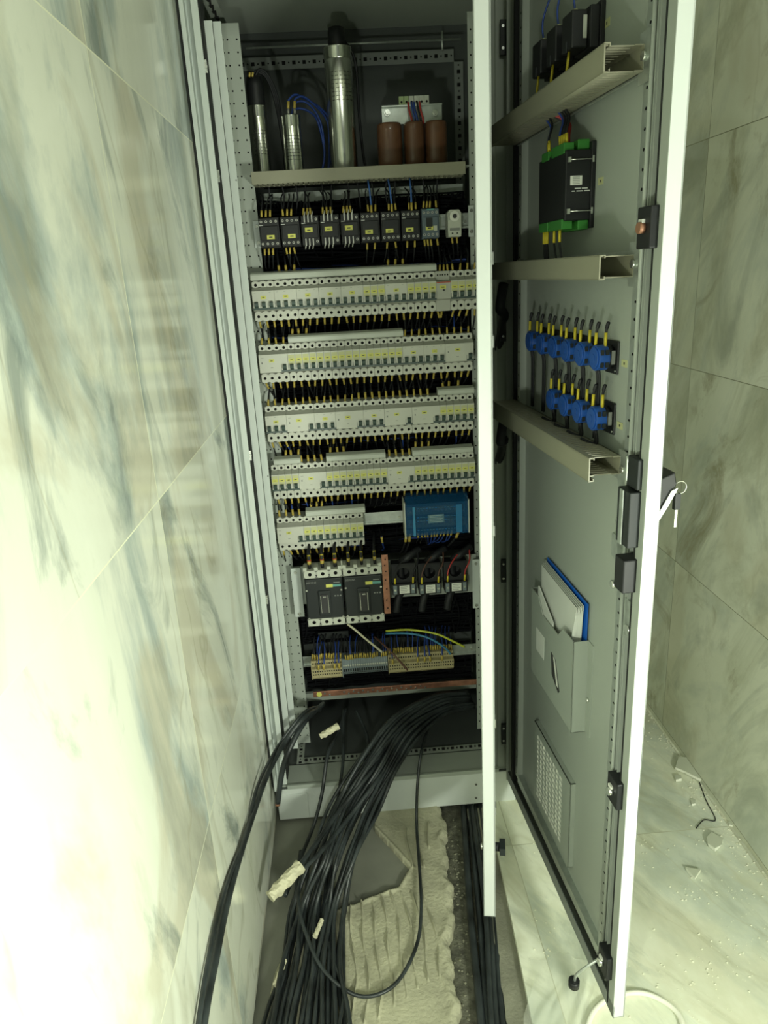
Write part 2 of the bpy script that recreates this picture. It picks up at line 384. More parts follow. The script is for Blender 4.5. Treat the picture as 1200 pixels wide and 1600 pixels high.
# mortar bed with comb ridges
def mortar_bed():
    mb = MB(); nx, ny = 340, 420
    y0, y1, x0, x1 = 0.62, 1.74, -0.285, 0.20
    def inpoly(x, y, P):
        c = False; j = len(P)-1
        for i in range(len(P)):
            if (P[i][1] > y) != (P[j][1] > y) and x < (P[j][0]-P[i][0])*(y-P[i][1])/(P[j][1]-P[i][1])+P[i][0]: c = not c
            j = i
        return c
    bare = [(-0.30, 1.80), (0.005, 1.80), (-0.008, 1.655), (0.078, 1.506), (0.045, 1.447), (-0.02, 1.425), (-0.10, 1.395), (-0.235, 1.36), (-0.30, 1.40)]
    def right(y): return 0.186 - 0.055*max(0, (1.55-y))/0.5 + wob(y, 1)*1.1
    def h(x, y):
        if inpoly(x, y, bare): return None
        xx = x + 0.010*math.sin(y*9) + 0.004*math.sin(y*31+x*20)
        left = -0.155 + wob(y, 2)
        if x > right(y): return None
        if x < -0.258 + 0.5*wob(y, 2): return None
        if x < -0.19 and y > 1.17 and ((x+0.19)/0.07)**2 + ((y-1.17)/0.15)**2 > 1: return None
        e = min(1.0, max(0.0, (right(y)-x)/0.012))
        base = -0.006*(1-e) + 0.0008*math.sin(x*37+y*23)*math.sin(y*19)
        ridge = 0.0
        if y > 1.10 and y < 1.44 and -0.15 < x < 0.125:
            k = (xx/0.0275); ph = abs(k-round(k)); cut = math.sin(round(k)*12.9)*0.05
            if 1.13+cut*1.2 < y < 1.43: ridge = max(0, 1-ph/0.11)*0.010*(0.65+0.4*math.sin(y*60+round(k)*4))
        elif 1.50 < y < 1.66 and x > 0.05:
            k = (xx/0.03); ph = abs(k-round(k)); ridge = max(0, 1-ph/0.11)*0.010 if math.sin(round(k)*5+y*12) > -0.2 else 0
        elif y < 1.05:
            k = ((xx+0.25*y)/0.025); ph = abs(k-round(k)); ridge = max(0, 1-ph/0.2)*0.006 if math.sin(round(k)*7+y*37) > -0.1 and 0.98 < y else 0
        rim = 0.005*math.exp(-((right(y)-0.014-x)/0.010)**2)*(0.5+0.5*math.sin(y*40))
        d = 0.0
        # pile-up along the bare patch border
        for i in range(2, 7):
            ax_, ay_ = bare[i]; bx_, by_ = bare[i+1]
            t = max(0, min(1, ((x-ax_)*(bx_-ax_)+(y-ay_)*(by_-ay_))/((bx_-ax_)**2+(by_-ay_)**2)))
            dd = math.hypot(x-ax_-t*(bx_-ax_), y-ay_-t*(by_-ay_))
            d = max(d, 0.006*(0.55+0.45*math.sin(x*90+y*70))*math.exp(-((dd-0.006)/0.005)**2))
        return base + max(ridge, rim, d)
    idx = {}; vv = []; fs = []
    H = [[h(x0+(x1-x0)*i/nx, y0+(y1-y0)*j/ny) for j in range(ny+1)] for i in range(nx+1)]
    for i in range(nx+1):
        for j in range(ny+1):
            z = H[i][j]
            near = any(0 <= i+a <= nx and 0 <= j+b <= ny and H[i+a][j+b] is not None for a in (-1, 0, 1) for b in (-1, 0, 1))
            if z is None:
                if not near: continue
                z = -0.012
            idx[i, j] = len(vv); vv.append((x0+(x1-x0)*i/nx, y0+(y1-y0)*j/ny, z))
    for i in range(nx):
        for j in range(ny):
            q = [(i, j), (i+1, j), (i+1, j+1), (i, j+1)]
            if all(k in idx for k in q) and any(H[a][b] is not None for a, b in q): fs.append([idx[k] for k in q])
    mb.add(vv, fs, mortar, True)
    # skirt down at the trench side
    n = 160; sv = []
    for k in range(n+1):
        y = 1.74 - k*(1.74-0.62)/n; sv += [(right(y)-0.004, y, -0.004), (right(y)+0.004, y, -0.04)]
    mb.add(sv, [(2*k, 2*k+1, 2*k+3, 2*k+2) for k in range(n)], mortar, True)
    o = mb.build('mortar_bed')
    tag(o, 'combed pale tile mortar spread over the floor left of the trench', 'mortar', kind='stuff')
mortar_bed()

# ================================================================== CABINET
CX0, CX1, CY0, CY1, CZ0, CZ1 = -0.284, 0.412, 1.72, 2.22, 0.108, 2.105
cab = thing('electrical_cabinet', (0.06, 1.95, 0), 'tall grey electrical cabinet on a plinth with its doors swung open', 'electrical cabinet')
def W(o):                                   # world-built part -> parent it to the cabinet
    o.parent = cab; o.location = -Vector(cab.location); return o
b = MB()
b.box(CX0, CX0+0.002, CY0, CY1, CZ0, CZ1, paint)
b.box(CX1-0.002, CX1, CY0, CY1, CZ0, CZ1, paint)
b.box(CX0, CX1, CY0, CY1, CZ1-0.002, CZ1, paint_d)
b.box(CX0, CX1, CY0, CY1, CZ0, CZ0+0.002, backp)
W(b.build('outer_shell'))
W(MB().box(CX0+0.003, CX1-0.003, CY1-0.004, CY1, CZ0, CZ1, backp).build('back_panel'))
# front frame (top, bottom and sides)
b = MB()
b.box(-0.2835, -0.2745, 1.712, 1.76, CZ0, CZ1, paint_f)
b.box(-0.2745, -0.2600, 1.735, 1.76, CZ0, CZ1, paint_f)
b.box(-0.2600, -0.2465, 1.714, 1.76, CZ0+0.02, CZ1, paint_f)
b.box(0.345, 0.360, 1.735, 1.78, CZ0, CZ1, paint_d)  # right posts take the shaded copy of the same frame paint
b.box(0.360, 0.385, 1.728, 1.78, CZ0, CZ1, paint_d)
b.box(0.390, 0.412, 1.716, 1.78, CZ0, CZ1, paint_d)
b.box(-0.2465, 0.345, 1.722, 1.77, CZ1-0.03, CZ1-0.002, paint)
b.box(-0.2465, 0.36, 1.716, 1.722, CZ0, CZ0+0.012, paint_d)
W(b.build('front_frame'))
W(MB().box(-0.2890, -0.2845, 1.716, 1.80, 0.12, CZ1, blackg).build('wall_gap_strip'))  # black strip added to stand for the dark gap to the wall
W(MB().box(-0.2462, -0.2430, 1.72, 1.78, 0.14, CZ1-0.01, blackg).box(0.385, 0.390, 1.715, 1.76, CZ0+.01, CZ1-.01, blackg).build('frame_gasket'))
# left upright cover strips
def holes_plate(name, x0, x1, z0, z1, y, cols, z_first, pitch, r, m, parent_fn=W, skip=()):
    """sheet facing -Y with round holes"""
    mb = MB(); xs = [x0] + [(cols[i]+cols[i+1])/2 for i in range(len(cols)-1)] + [x1]
    zs = []; z = z_first
    while z - pitch/2 > z0: zs.append(z); z -= pitch
    ztop = zs[0] + pitch/2; zbot = zs[-1] - pitch/2
    fn = lambda u, v, d: (u, y+d, v)
    if ztop < z1: mb.add([(x0,y,ztop),(x1,y,ztop),(x1,y,z1),(x0,y,z1)], [(0,1,2,3)], m)
    if zbot > z0: mb.add([(x0,y,z0),(x1,y,z0),(x1,y,zbot),(x0,y,zbot)], [(0,1,2,3)], m)
    for zc in zs:
        for i, cxx in enumerate(cols):
            mb.holed(xs[i], xs[i+1], zc-pitch/2, zc+pitch/2, cxx, zc, r, r, fn, m, 8, hole, 0.004)
    return parent_fn(mb.build(name))
holes_plate('perforated_upright', -0.246, -0.187, 0.127, 2.037, 1.900, [-0.2255, -0.2155, -0.1945], 2.005, 0.0257, 0.0021, paint)
holes_plate('perforated_upright', 0.331, 0.375, 0.127, 2.04, 1.900, [0.3385, 0.355], 2.005, 0.0257, 0.0021, paint)
b = MB(); b.box(-0.2445, -0.2265, 1.750, 1.756, 0.255, 2.0, paint_f); b.box(-0.2445, -0.2425, 1.75, 1.88, 0.255, 2.0, paint)
W(b.build('upright_trim'))
b = MB(); b.box(-0.2300, -0.2115, 1.775, 1.781, 0.200, 2.005, paint_f); b.box(-0.2300, -0.228, 1.775, 1.90, 0.200, 2.005, paint)
b.cyl((-0.2145, 1.7752, 1.015), (0, -1, 0), 0.0016, 0.0006, hole, 8)
b.cyl((-0.2145, 1.7752, 1.700), (0, -1, 0), 0.002, 0.0006, inkg, 8)
W(b.build('upright_trim'))
for pz in ((319, 103), (338, 275), (396, 712), (421, 938)):
    p = PY(pz[0], pz[1], 1.715)
    b = MB(); b.cyl((-0.2455, 1.722, p.z), (0, -1, 0), 0.0042, 0.006, zinc, 10); b.box(-0.2485, -0.2425, 1.718, 1.722, p.z-0.012, p.z+0.012, zinc)
    W(b.build('frame_clip'))
# top inner frame strips
def slot_bar(name, x0, x1, y0, y1, z0, z1, n, face, along, sw, sh, m):
    mb = MB()
    if along == 'x':
        L = (x1-x0)/n; fn = (lambda u, v, d: (u, y0+d, v)) if face == 'y' else (lambda u, v, d: (u, v, z0+d))
        for i in range(n):
            c = x0+L*(i+.5)
            lo, hi = (z0, z1) if face == 'y' else (y0, y1)
            if i % 2 == 0: mb.holed(x0+L*i, x0+L*(i+1), lo, hi, c, (lo+hi)/2, sw, sh, fn, m, 4, hole, 0.004)
            else: mb.holed(x0+L*i, x0+L*(i+1), lo, hi, c, (lo+hi)/2, 0.0022, 0.0022, fn, m, 8, hole, 0.004)
    elif along == 'z':
        L = (z1-z0)/n; fn = lambda u, v, d: (u, y0+d, v)
        for i in range(n):
            c = z0+L*(i+.5)
            if i % 2 == 0: mb.holed(x0, x1, z0+L*i, z0+L*(i+1), (x0+x1)/2, c, sw, sh, fn, m, 4, hole, 0.004)
            else: mb.holed(x0, x1, z0+L*i, z0+L*(i+1), (x0+x1)/2, c, 0.0022, 0.0022, fn, m, 8, hole, 0.004)
    else:
        L = (y1-y0)/n; fn = lambda u, v, d: (u, v, z0-d)
        for i in range(n):
            c = y0+L*(i+.5)
            if i % 2 == 0: mb.holed(x0, x1, y0+L*i, y0+L*(i+1), (x0+x1)/2, c, sw, sh, fn, m, 4, hole, 0.004)
            else: mb.holed(x0, x1, y0+L*i, y0+L*(i+1), (x0+x1)/2, c, 0.0022, 0.0022, fn, m, 8, hole, 0.004)
    return W(mb.build(name))
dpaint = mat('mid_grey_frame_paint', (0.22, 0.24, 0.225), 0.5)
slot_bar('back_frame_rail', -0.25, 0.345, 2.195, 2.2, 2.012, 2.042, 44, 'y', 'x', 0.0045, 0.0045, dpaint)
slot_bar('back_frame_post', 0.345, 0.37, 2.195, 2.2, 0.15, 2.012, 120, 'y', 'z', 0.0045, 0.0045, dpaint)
slot_bar('bottom_frame_rail', -0.205, 0.345, 1.812, 1.84, 0.118, 0.118, 40, 'z', 'x', 0.0045, 0.0035, paint_d)
slot_bar('side_frame_rail', -0.226, -0.205, 1.812, 2.15, 0.118, 0.118, 22, 'z', 'y', 0.0045, 0.005, paint_d)
slot_bar('top_side_rail', -0.252, -0.222, 1.74, 2.18, 2.06, 2.06, 24, 'z', 'y', 0.004, 0.004, paint_d)
W(MB().box(-0.28, 0.41, 1.726, 1.812, 0.1085, 0.115, paint_d).build('sill_plate'))
W(MB().box(-0.20, 0.34, 1.96, 1.972, 0.235, 0.262, paint_d).build('lower_cross_rail'))
W(MB().tube([(-0.2, 2.16, 2.055), (0.36, 2.16, 2.055)], 0.003, galv).tube([(0.31, 2.16, 2.03), (0.31, 2.16, 2.075)], 0.003, galv).build('roof_rod'))
# right side hinge line
for hz in (1.938, 1.351, 0.734, 0.235):
    b = MB(); b.cyl((0.388, 1.712, hz-0.03), (0, 0, 1), 0.0045, 0.02, zinc, 10); b.cyl((0.388, 1.712, hz-0.009), (0, 0, 1), 0.005, 0.018, darkgrey, 10); b.cyl((0.388, 1.712, hz+0.010), (0, 0, 1), 0.0045, 0.02, zinc, 10)
    b.box(0.368, 0.388, 1.714, 1.722, hz-0.032, hz+0.032, darkgrey)
    b.cyl((0.373, 1.714, hz-0.02), (0, -1, 0), 0.003, 0.002, zinc, 8); b.cyl((0.373, 1.714, hz+0.02), (0, -1, 0), 0.003, 0.002, zinc, 8)
    W(b.build('hinge'))
# plinth
pl = MB()
pl.box(-0.280, 0.412, 1.722, 1.724, 0.0, 0.104, plinthp); pl.box(-0.280, -0.278, 1.722, 2.22, 0, 0.104, plinthp); pl.box(0.410, 0.412, 1.722, 2.22, 0, 0.104, plinthp); pl.box(-0.28, 0.412, 2.218, 2.22, 0, 0.104, plinthp)
plo = W(pl.build('plinth'))
cp = MB().box(-0.279, -0.193, 1.7195, 1.722, 0.003, 0.086, plinthp).build('corner_cover', plo, bevel=0.0008)
for q in ((744, 1226), (744, 1247)):
    p = PY(q[0], q[1], 1.72)
    MB().cyl((p.x, 1.722, p.z), (0, -1, 0), 0.0038, 0.002, zinc, 10).cyl((p.x, 1.7199, p.z), (0, -1, 0), 0.0018, 0.0004, ink, 6).build('screw', plo)

# ------------------------------------------------------------------ outer door (a part of the cabinet), local axes u (width), w (towards the inside), z
EU = Vector((0.0695, -0.9976, 0)).normalized(); EW = Vector((-0.9976, -0.0695, 0)).normalized(); HG = Vector((0.403, 1.70, 0))
DM = Matrix.Identity(4)
for i in range(3): DM[i][0] = EU[i]; DM[i][1] = EW[i]; DM[i][3] = HG[i]
def DP(px, py, w):
    r = ray(px, py); p0 = HG + EW*w; t = (p0-O).dot(EW)/r.dot(EW); p = O + r*t
    return ((p-HG).dot(EU), p.z)
DW, DZ0, DZ1 = 0.706, 0.094, 2.10
door_M = Matrix.Translation(-Vector(cab.location)) @ DM
db = MB()
db.box(0, DW, 0, 0.002, DZ0, DZ1, paint)
door = db.build('front_door', cab); door.matrix_local = door_M
def DPart(mb, name, bevel=0.0, label=None):
    o = mb.build(name, door, bevel=bevel)
    if label: o['label'] = label
    return o
b = MB()
b.box(DW-0.002, DW, 0, 0.0225, DZ0, DZ1, paint_e); b.box(DW-0.024, DW-0.002, 0.0205, 0.0225, DZ0, DZ1, paint)
b.box(0, 0.002, 0, 0.026, DZ0, DZ1, paint)
b.box(0.0, DW, 0.0, 0.0225, DZ0, DZ0+0.002, paint); b.box(0.0, DW, 0.0, 0.0225, DZ1-0.002, DZ1, paint)
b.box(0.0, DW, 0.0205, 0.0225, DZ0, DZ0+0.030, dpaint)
DPart(b, 'door_rim')
b = MB(); b.box(DW-0.0275, DW-0.024, 0.014, 0.0235, DZ0+0.01, DZ1, blackg); b.box(0.03, DW-0.034, 0.004, 0.014, DZ0+0.036, DZ0+0.046, blackg); b.box(0.036, 0.046, 0.01, 0.022, DZ0+0.03, DZ1, blackg)
DPart(b, 'door_gasket')
b = MB(); b.box(0.658, 0.6595, 0.002, 0.020, DZ0+0.04, DZ1, paint); b.box(0.650, 0.6515, 0.002, 0.02, DZ0+0.05, DZ1, paint)
DPart(b, 'gasket_channel')
def door_rail(u0, u1, z0, z1, wt):
    mb = MB(); fn = lambda u, v, d: (u, wt-d, v); n = int((z1-z0)/0.025)
    for i in range(n):
        a = z0+(z1-z0)*i/n; c = z0+(z1-z0)*(i+1)/n
        mb.holed(u0, u1, a, c, (u0+u1)/2, (a+c)/2, 0.0030, 0.0024, fn, galv, 8, hole, 0.004)
    mb.add([(u1, 0.002, z0), (u1, wt, z0), (u1, wt, z1), (u1, 0.002, z1)], [(0, 1, 2, 3)], paint)
    mb.add([(u0, 0.002, z0), (u0, wt, z0), (u0, wt, z1), (u0, 0.002, z1)], [(0, 1, 2, 3)], galv)
    return DPart(mb, 'perforated_rail')
door_rail(0.612, 0.634, DZ0+0.06, DZ1-0.03, 0.016)
door_rail(0.055, 0.075, DZ0+0.06, DZ1-0.03, 0.016)
b = MB(); b.box(0.075, 0.612, 0.002, 0.016, DZ0+0.05, DZ0+0.072, galv); DPart(b, 'bottom_rail')
# cross rails carrying the ducts
for z in (1.722, 1.460, 1.152):
    b = MB(); b.box(0.055, 0.634, 0.016, 0.019, z, z+0.038, galv)
    b.box(0.604, 0.634, 0.019, 0.0205, z-0.012, z+0.050, galv); b.cyl((0.621, 0.0205, z+0.020), (0, 1, 0), 0.0065, 0.004, zinc, 6)
    DPart(b, 'cross_rail')
# latches
for z in (1.526, 0.602, 0.202):
    b = MB(); b.box(0.652, 0.692, 0.004, 0.034, z-0.027, z+0.027, blackp)
    lo = DPart(b, 'latch_block', 0.002, 'black latch block with a bolt')
    MB().cyl((0.672, 0.034, z), (0, 1, 0), 0.0075, 0.008, orange if z > 1 else zinc, 10).box(0.664, 0.676, 0.034, 0.038, z+0.004, z+0.011, label_w).build('latch_bolt', lo)
b = MB(); b.box(0.658, 0.690, 0.004, 0.044, 0.990, 1.046, blackp); b.cyl((0.640, 0.03, 0.985), (0, 1, 0), 0.007, 0.01, zinc, 10)
DPart(b, 'rod_guide', 0.002)
b = MB(); b.box(0.648, 0.690, 0.004, 0.040, 1.066, 1.155, darkgrey); b.box(0.660, 0.672, 0.040, 0.043, 1.066, 1.155, galv); b.box(0.655, 0.69, 0.004, 0.03, 1.158, 1.205, darkgrey)
DPart(b, 'lock_housing', 0.002)
b = MB(); b.box(0.610, 0.642, 0.016, 0.022, 1.055, 1.14, galv); b.cyl((0.627, 0.022, 1.115), (0, 1, 0), 0.006, 0.004, zinc, 8); b.cyl((0.620, 0.022, 1.085), (0, 1, 0), 0.006, 0.004, zinc, 8)
b.box(0.600, 0.622, 0.016, 0.024, 1.020, 1.060, galv); b.tube(catmull([(0.64, 0.022, 1.2), (0.64, 0.022, 1.15)]), 0.004, galv)
b.tube([(0.642, 0.020, 1.02), (0.642, 0.020, 0.21)], 0.0035, paint); b.tube([(0.642, 0.020, 1.16), (0.642, 0.020, 2.05)], 0.0035, paint)
DPart(b, 'locking_rod')
b = MB(); b.box(0.652, 0.672, 0.004, 0.02, 0.90, 0.965, galv); b.cyl((0.668, 0.02, 0.915), (0, 1, 0), 0.008, 0.003, zinc, 10); DPart(b, 'rod_bracket')
# swing handle outside
b = MB(); b.prism([(-0.001, 1.095), (-0.001, 1.165), (-0.036, 1.178), (-0.040, 1.158), (-0.018, 1.120)], 'x', 0.640, 0.678, blackp)
ho = DPart(b, 'door_handle', 0.002)
MB().prism([(-0.002, 1.098), (-0.030, 1.150), (-0.040, 1.154), (-0.026, 1.126), (-0.008, 1.096)], 'x', 0.668, 0.682, zinc).build('chrome_lever', ho)
b = MB()
kc = Vector((0.660, -0.056, 1.147))
b.tube([(0.660, -0.03, 1.15), (0.660, -0.046, 1.15)], 0.004, zinc)
b.tube([kc + Vector((0, 0.010*math.cos(a), 0.010*math.sin(a))) for a in [i*math.pi/8 for i in range(17)]], 0.0008, zinc, 6)
b.box(0.656, 0.664, -0.056, -0.047, 1.112, 1.138, blackp); b.box(0.6595, 0.6605, -0.054, -0.050, 1.082, 1.113, zinc)
b.build('keys', ho)
# lever with black ball at the bottom (door stay)
b = MB(); p = [(0.655, 0.03, 0.190), (0.655, 0.055, 0.175), (0.650, 0.075, 0.150), (0.648, 0.078, 0.132)]
b.tube(catmull(p), 0.0030, galv); b.cyl((0.648, 0.079, 0.118), (0, 0, 1), 0.011, 0.016, blackp, 12)
DPart(b, 'stay_arm')
# small stickers beside the instruments
for q in ((948, 36), (938, 283), (975, 568), (968, 665)):
    u, z = DP(q[0], q[1], 0.003)
    b = MB(); b.box(u-0.010, u+0.010, 0.002, 0.0028, z-0.0055, z+0.0055, label_p); b.box(u-0.002, u+0.002, 0.0028, 0.003, z-0.002, z+0.002, ink); DPart(b, 'sticker')
# document pocket
b = MB(); PU0, PU1, PZ0, PZ1, PWd = 0.225, 0.478, 0.585, 0.795, 0.034
b.prism([(PU0, PZ0), (PU1, PZ0), (PU1, PZ1-0.004), (PU1-0.055, PZ1-0.004), (PU1-0.085, PZ1-0.032), (PU0+0.075, PZ1-0.032), (PU0+0.045, PZ1), (PU0, PZ1)], 'y', PWd-0.002, PWd, paint_d)
b.box(PU0, PU0+0.002, 0.002, PWd, PZ0, PZ1, paint_d); b.box(PU1-0.002, PU1, 0.002, PWd, PZ0, PZ1-0.004, paint_d)
b.box(PU0, PU1, 0.002, PWd, PZ0, PZ0+0.002, paint_d); b.box(PU1, PU1+0.022, 0.002, 0.004, PZ0, PZ1-0.004, paint_d); b.cyl((PU1+0.010, 0.004, 0.665), (0, 1, 0), 0.005, 0.004, zinc, 10)
po = DPart(b, 'document_pocket')
b = MB(); b.box(0.262, 0.315, PWd, PWd+0.0004, 0.66, 0.715, paper); b.prism([(0.358, 0.705), (0.385, 0.70), (0.412, 0.640), (0.405, 0.633), (0.365, 0.655)], 'y', PWd, PWd+0.0006, ink); b.prism([(0.372, 0.702), (0.382, 0.70), (0.405, 0.645), (0.395, 0.645)], 'y', PWd+0.0006, PWd+0.001, label_w)
b.build('window_cutout', po)
# vent with square grille
def vent():
    mb = MB(); u0, u1, z0, z1, wt = 0.200, 0.438, 0.200, 0.425, 0.014
    nu, nz = 8, 13; fu0, fu1, fz0, fz1 = u0+0.022, u1-0.045, z0+0.022, z1-0.022
    fn = lambda u, v, d: (u, wt-d, v)
    for i in range(nu):
        for j in range(nz):
            a0 = fu0+(fu1-fu0)*i/nu; a1 = fu0+(fu1-fu0)*(i+1)/nu; c0 = fz0+(fz1-fz0)*j/nz; c1 = fz0+(fz1-fz0)*(j+1)/nz
            mb.holed(a0, a1, c0, c1, (a0+a1)/2, (c0+c1)/2, (a1-a0)*0.37, (c1-c0)*0.37, fn, paint_d, 4, label_w, 0.002)  # hole backs coloured white to stand for light coming through the vent
    mb.box(u0, fu0, wt-0.002, wt, z0, z1, paint_d); mb.box(fu1, u1, wt-0.002, wt, z0, z1, paint_d)
    mb.box(fu0, fu1, wt-0.002, wt, z0, fz0, paint_d); mb.box(fu0, fu1, wt-0.002, wt, fz1, z1, paint_d)
    mb.box(u0, u0+0.002, 0.002, wt, z0, z1, paint_d); mb.box(u1-0.002, u1, 0.002, wt, z0, z1, paint_d); mb.box(u0, u1, 0.002, wt, z0, z0+0.002, paint_d); mb.box(u0, u1, 0.002, wt, z1-0.002, z1, paint_d)
    DPart(mb, 'vent_grille')
vent()

# ------------------------------------------------------------------ inner cover door, seen edge-on
A = Vector((0.330, 1.715, 0)); Bp = Vector((0.2275, 1.185, 0)); dd = (Bp-A).normalized(); nn = Vector((dd.y, -dd.x, 0))
IM = Matrix.Identity(4)
for i in range(3): IM[i][0] = dd[i]; IM[i][1] = nn[i]; IM[i][3] = A[i] - cab.location[i]
IL = (Bp-A).length
b = MB(); b.box(0, IL, -0.012, -0.010, 0.165, 2.06, paint); b.box(0, 0.002, -0.012, 0.010, 0.165, 2.06, paint); b.box(IL-0.002, IL, -0.0125, 0.0125, 0.165, 2.06, paint_i)
b.box(0, IL, -0.012, 0.010, 0.165, 0.167, paint); b.box(0, IL, -0.012, 0.010, 2.058, 2.06, paint); b.box(IL-0.018, IL, 0.0105, 0.0125, 0.165, 2.06, paint)
ind = b.build('inner_door', cab); ind.matrix_local = IM
ind['label'] = 'white inner cover door swung out, seen edge on'
b = MB(); sgn = 1
pz = PY(780, 1315, 1.24).z
# which face looks right: the side whose normal has +x
s = 1 if nn.x > 0 else -1
b.cyl((IL-0.045, s*0.010, pz), (0, s, 0), 0.009, 0.012, blackp, 12); b.box(IL-0.060, IL-0.030, min(s*0.022, s*0.034), max(s*0.022, s*0.034), pz-0.009, pz+0.009, darkgrey)
b.cyl((IL-0.045, -s*0.012, pz), (0, -s, 0), 0.007, 0.006, zinc, 10)
b.build('quarter_turn_lock', ind)
for q in (1.50, 1.365, 1.02, 0.60, 0.38):
    b = MB(); b.box(IL-0.09, IL-0.07, min(s*0.008, s*0.016), max(s*0.008, s*0.016), q-0.010, q+0.010, zinc); b.build('clip', ind)
# dark flexible harness that runs from the door ducts to the cabinet side
for k, (z0, z1) in enumerate(((1.45, 1.30), (1.15, 1.02))):
    p0 = HG + EU*0.06 + EW*0.05
    pts = catmull([(p0.x, p0.y, z0), (p0.x-0.010, p0.y-0.01, z0-0.05), (0.372, 1.70, (z0+z1)/2), (0.366, 1.74, z1)])
    o = MB().tube(pts, 0.011, wire_k, 10).build('door_harness')
    tag(o, 'thick black harness crossing the hinge side at the %s duct' % ('middle' if k == 0 else 'lower'), 'cable harness')

# ================================================================== DUCTS on the door
def door_thing(name, label, cat, group=None):
    o = thing(name, (0, 0, 0), label, cat, group); o.matrix_world = DM; return o
def door_duct(z0, z1, u0, u1, w1, label, droop=0.0):
    t = door_thing('cable_duct', label, 'cable duct', 'cable ducts across the open door')
    mb = MB(); w0 = 0.019
    mb.box(u0, u1-0.0, w0, w0+0.002, z0, z1, duct)
    # slotted walls: teeth
    n = int((u1-u0)/0.0125)
    for zz in (z0, z1-0.0015):
        for i in range(n):
            a = u0+(u1-u0)*i/n
            mb.box(a, a+0.0085, w0+0.014, w1-0.004, zz, zz+0.0015, duct)
        mb.box(u0, u1, w0, w0+0.014, zz, zz+0.0015, duct); mb.box(u0, u1, w1-0.010, w1-0.002, zz, zz+0.0015, duct)
    mb.build('duct_base', t)
    mb = MB(); u2 = u1+0.004
    mb.box(u0, u2, w1-0.002, w1, z0-0.001-droop, z1+0.001, duct)
    mb.box(u0, u2, w1-0.009, w1, z1, z1+0.0016, duct); mb.box(u0, u2, w1-0.009, w1, z0-0.0018-droop, z0-0.0002-droop, duct)
    mb.box(u0, u2, w1-0.009, w1-0.0075, z1-0.003, z1, duct); mb.box(u0, u2, w1-0.009, w1-0.0075, z0-droop, z0+0.003-droop, duct)
    mb.build('duct_cover', t)
    return t
door_duct(1.725, 1.757, 0.045, 0.618, 0.078, 'beige slotted duct at the top of the door, above the black meter')
door_duct(1.462, 1.493, 0.045, 0.620, 0.074, 'beige duct across the door between the meter and the blue selectors')
door_duct(1.162, 1.192, 0.045, 0.610, 0.074, 'beige duct below the two rows of blue selectors', 0.006)
# folder in the pocket
t = door_thing('document_folder', 'blue folder with white papers standing in the grey door pocket', 'folder')
b = MB(); b.prism([(0.245, 0.60), (0.470, 0.60), (0.476, 0.868), (0.250, 0.876)], 'y', 0.006, 0.0075, bluef); b.build('cover', t)
b = MB()
for k in range(5):
    b.add([(0.248+k*0.001, 0.010+k*0.002, 0.60), (0.44, 0.010+k*0.002, 0.60), (0.468-k*0.002, 0.012+k*0.0025, 0.862-k*0.002), (0.252+k*0.001, 0.012+k*0.0025, 0.870-k*0.002),], [(0, 1, 2, 3)], paper)
    b.add([(0.44, 0.010+k*0.002, 0.60), (0.45, 0.02+k*0.002, 0.78), (0.468-k*0.002, 0.012+k*0.0025, 0.862-k*0.002)], [(0, 1, 2)], paper)
b.build('papers', t, solid=0.0004)
o = MB().prism([(0.245, 0.62), (0.345, 0.62), (0.355, 0.77), (0.262, 0.815)], 'y', 0.028, 0.031, paper).build('folded_paper'); o.matrix_world = DM
tag(o, 'folded white booklet tucked at the front of the door pocket', 'paper')

# ------------------------------------------------------------------ instruments on the door
def wire_obj(pts, r, m, label, cat='wire', group=None, sl=None, name='wire', n=6, slm=None, slr=None):
    """wire with optional sleeve parts: sl = list of (p0, p1)"""
    o = MB().tube(pts, r, m, n).build(name); tag(o, label, cat, group)
    for a, c in (sl or []):
        MB().tube([a, c], slr or r*1.5, slm or sleeve_b, n).build('marker_sleeve', o)
    return o
def DV(u, w, z): return HG + EU*u + EW*w + Vector((0, 0, z))
# power factor meter
t = door_thing('panel_meter', 'large black power meter with green plug connectors on the door', 'meter')
b = MB(); b.box(0.292, 0.424, 0.002, 0.052, 1.553, 1.660, blackp); b.box(0.284, 0.428, 0.002, 0.010, 1.540, 1.672, blackp); b.build('housing', t, bevel=0.0015)
for (u0, u1, w0, w1, z0, z1) in ((0.310, 0.345, 0.034, 0.054, 1.656, 1.670), (0.360, 0.418, 0.036, 0.054, 1.656, 1.672), (0.335, 0.418, 0.010, 0.030, 1.660, 1.676),
                                 (0.300, 0.345, 0.034, 0.054, 1.541, 1.556), (0.355, 0.418, 0.036, 0.055, 1.540, 1.556), (0.345, 0.422, 0.010, 0.028, 1.538, 1.553)):
    MB().box(u0, u1, w0, w1, z0, z1, greent).build('connector', t, bevel=0.0012)
for z in (1.645, 1.567):
    b = MB(); b.tube([(0.428, 0.006, z), (0.428, 0.050, z)], 0.0011, zinc, 6); b.box(0.425, 0.430, 0.006, 0.009, z-0.005, z+0.005, zinc); b.box(0.425, 0.430, 0.045, 0.050, z-0.004, z+0.004, zinc); b.build('clamp_rod', t)
b = MB(); b.box(0.4242, 0.4248, 0.024, 0.044, 1.607, 1.621, label_w)
for i in range(5): b.box(0.4248, 0.425, 0.028, 0.040, 1.6085+i*0.0025, 1.6095+i*0.0025, inkg)
for wz, (a0, a1) in ((1.601, (0.014, 0.024)), (1.601, (0.026, 0.036)), (1.597, (0.010, 0.020)), (1.597, (0.022, 0.033)), (1.597, (0.036, 0.041))):
    b.box(0.4242, 0.4246, a0, a1, wz, wz+0.0016, inkw)
b.build('rating_label', t)
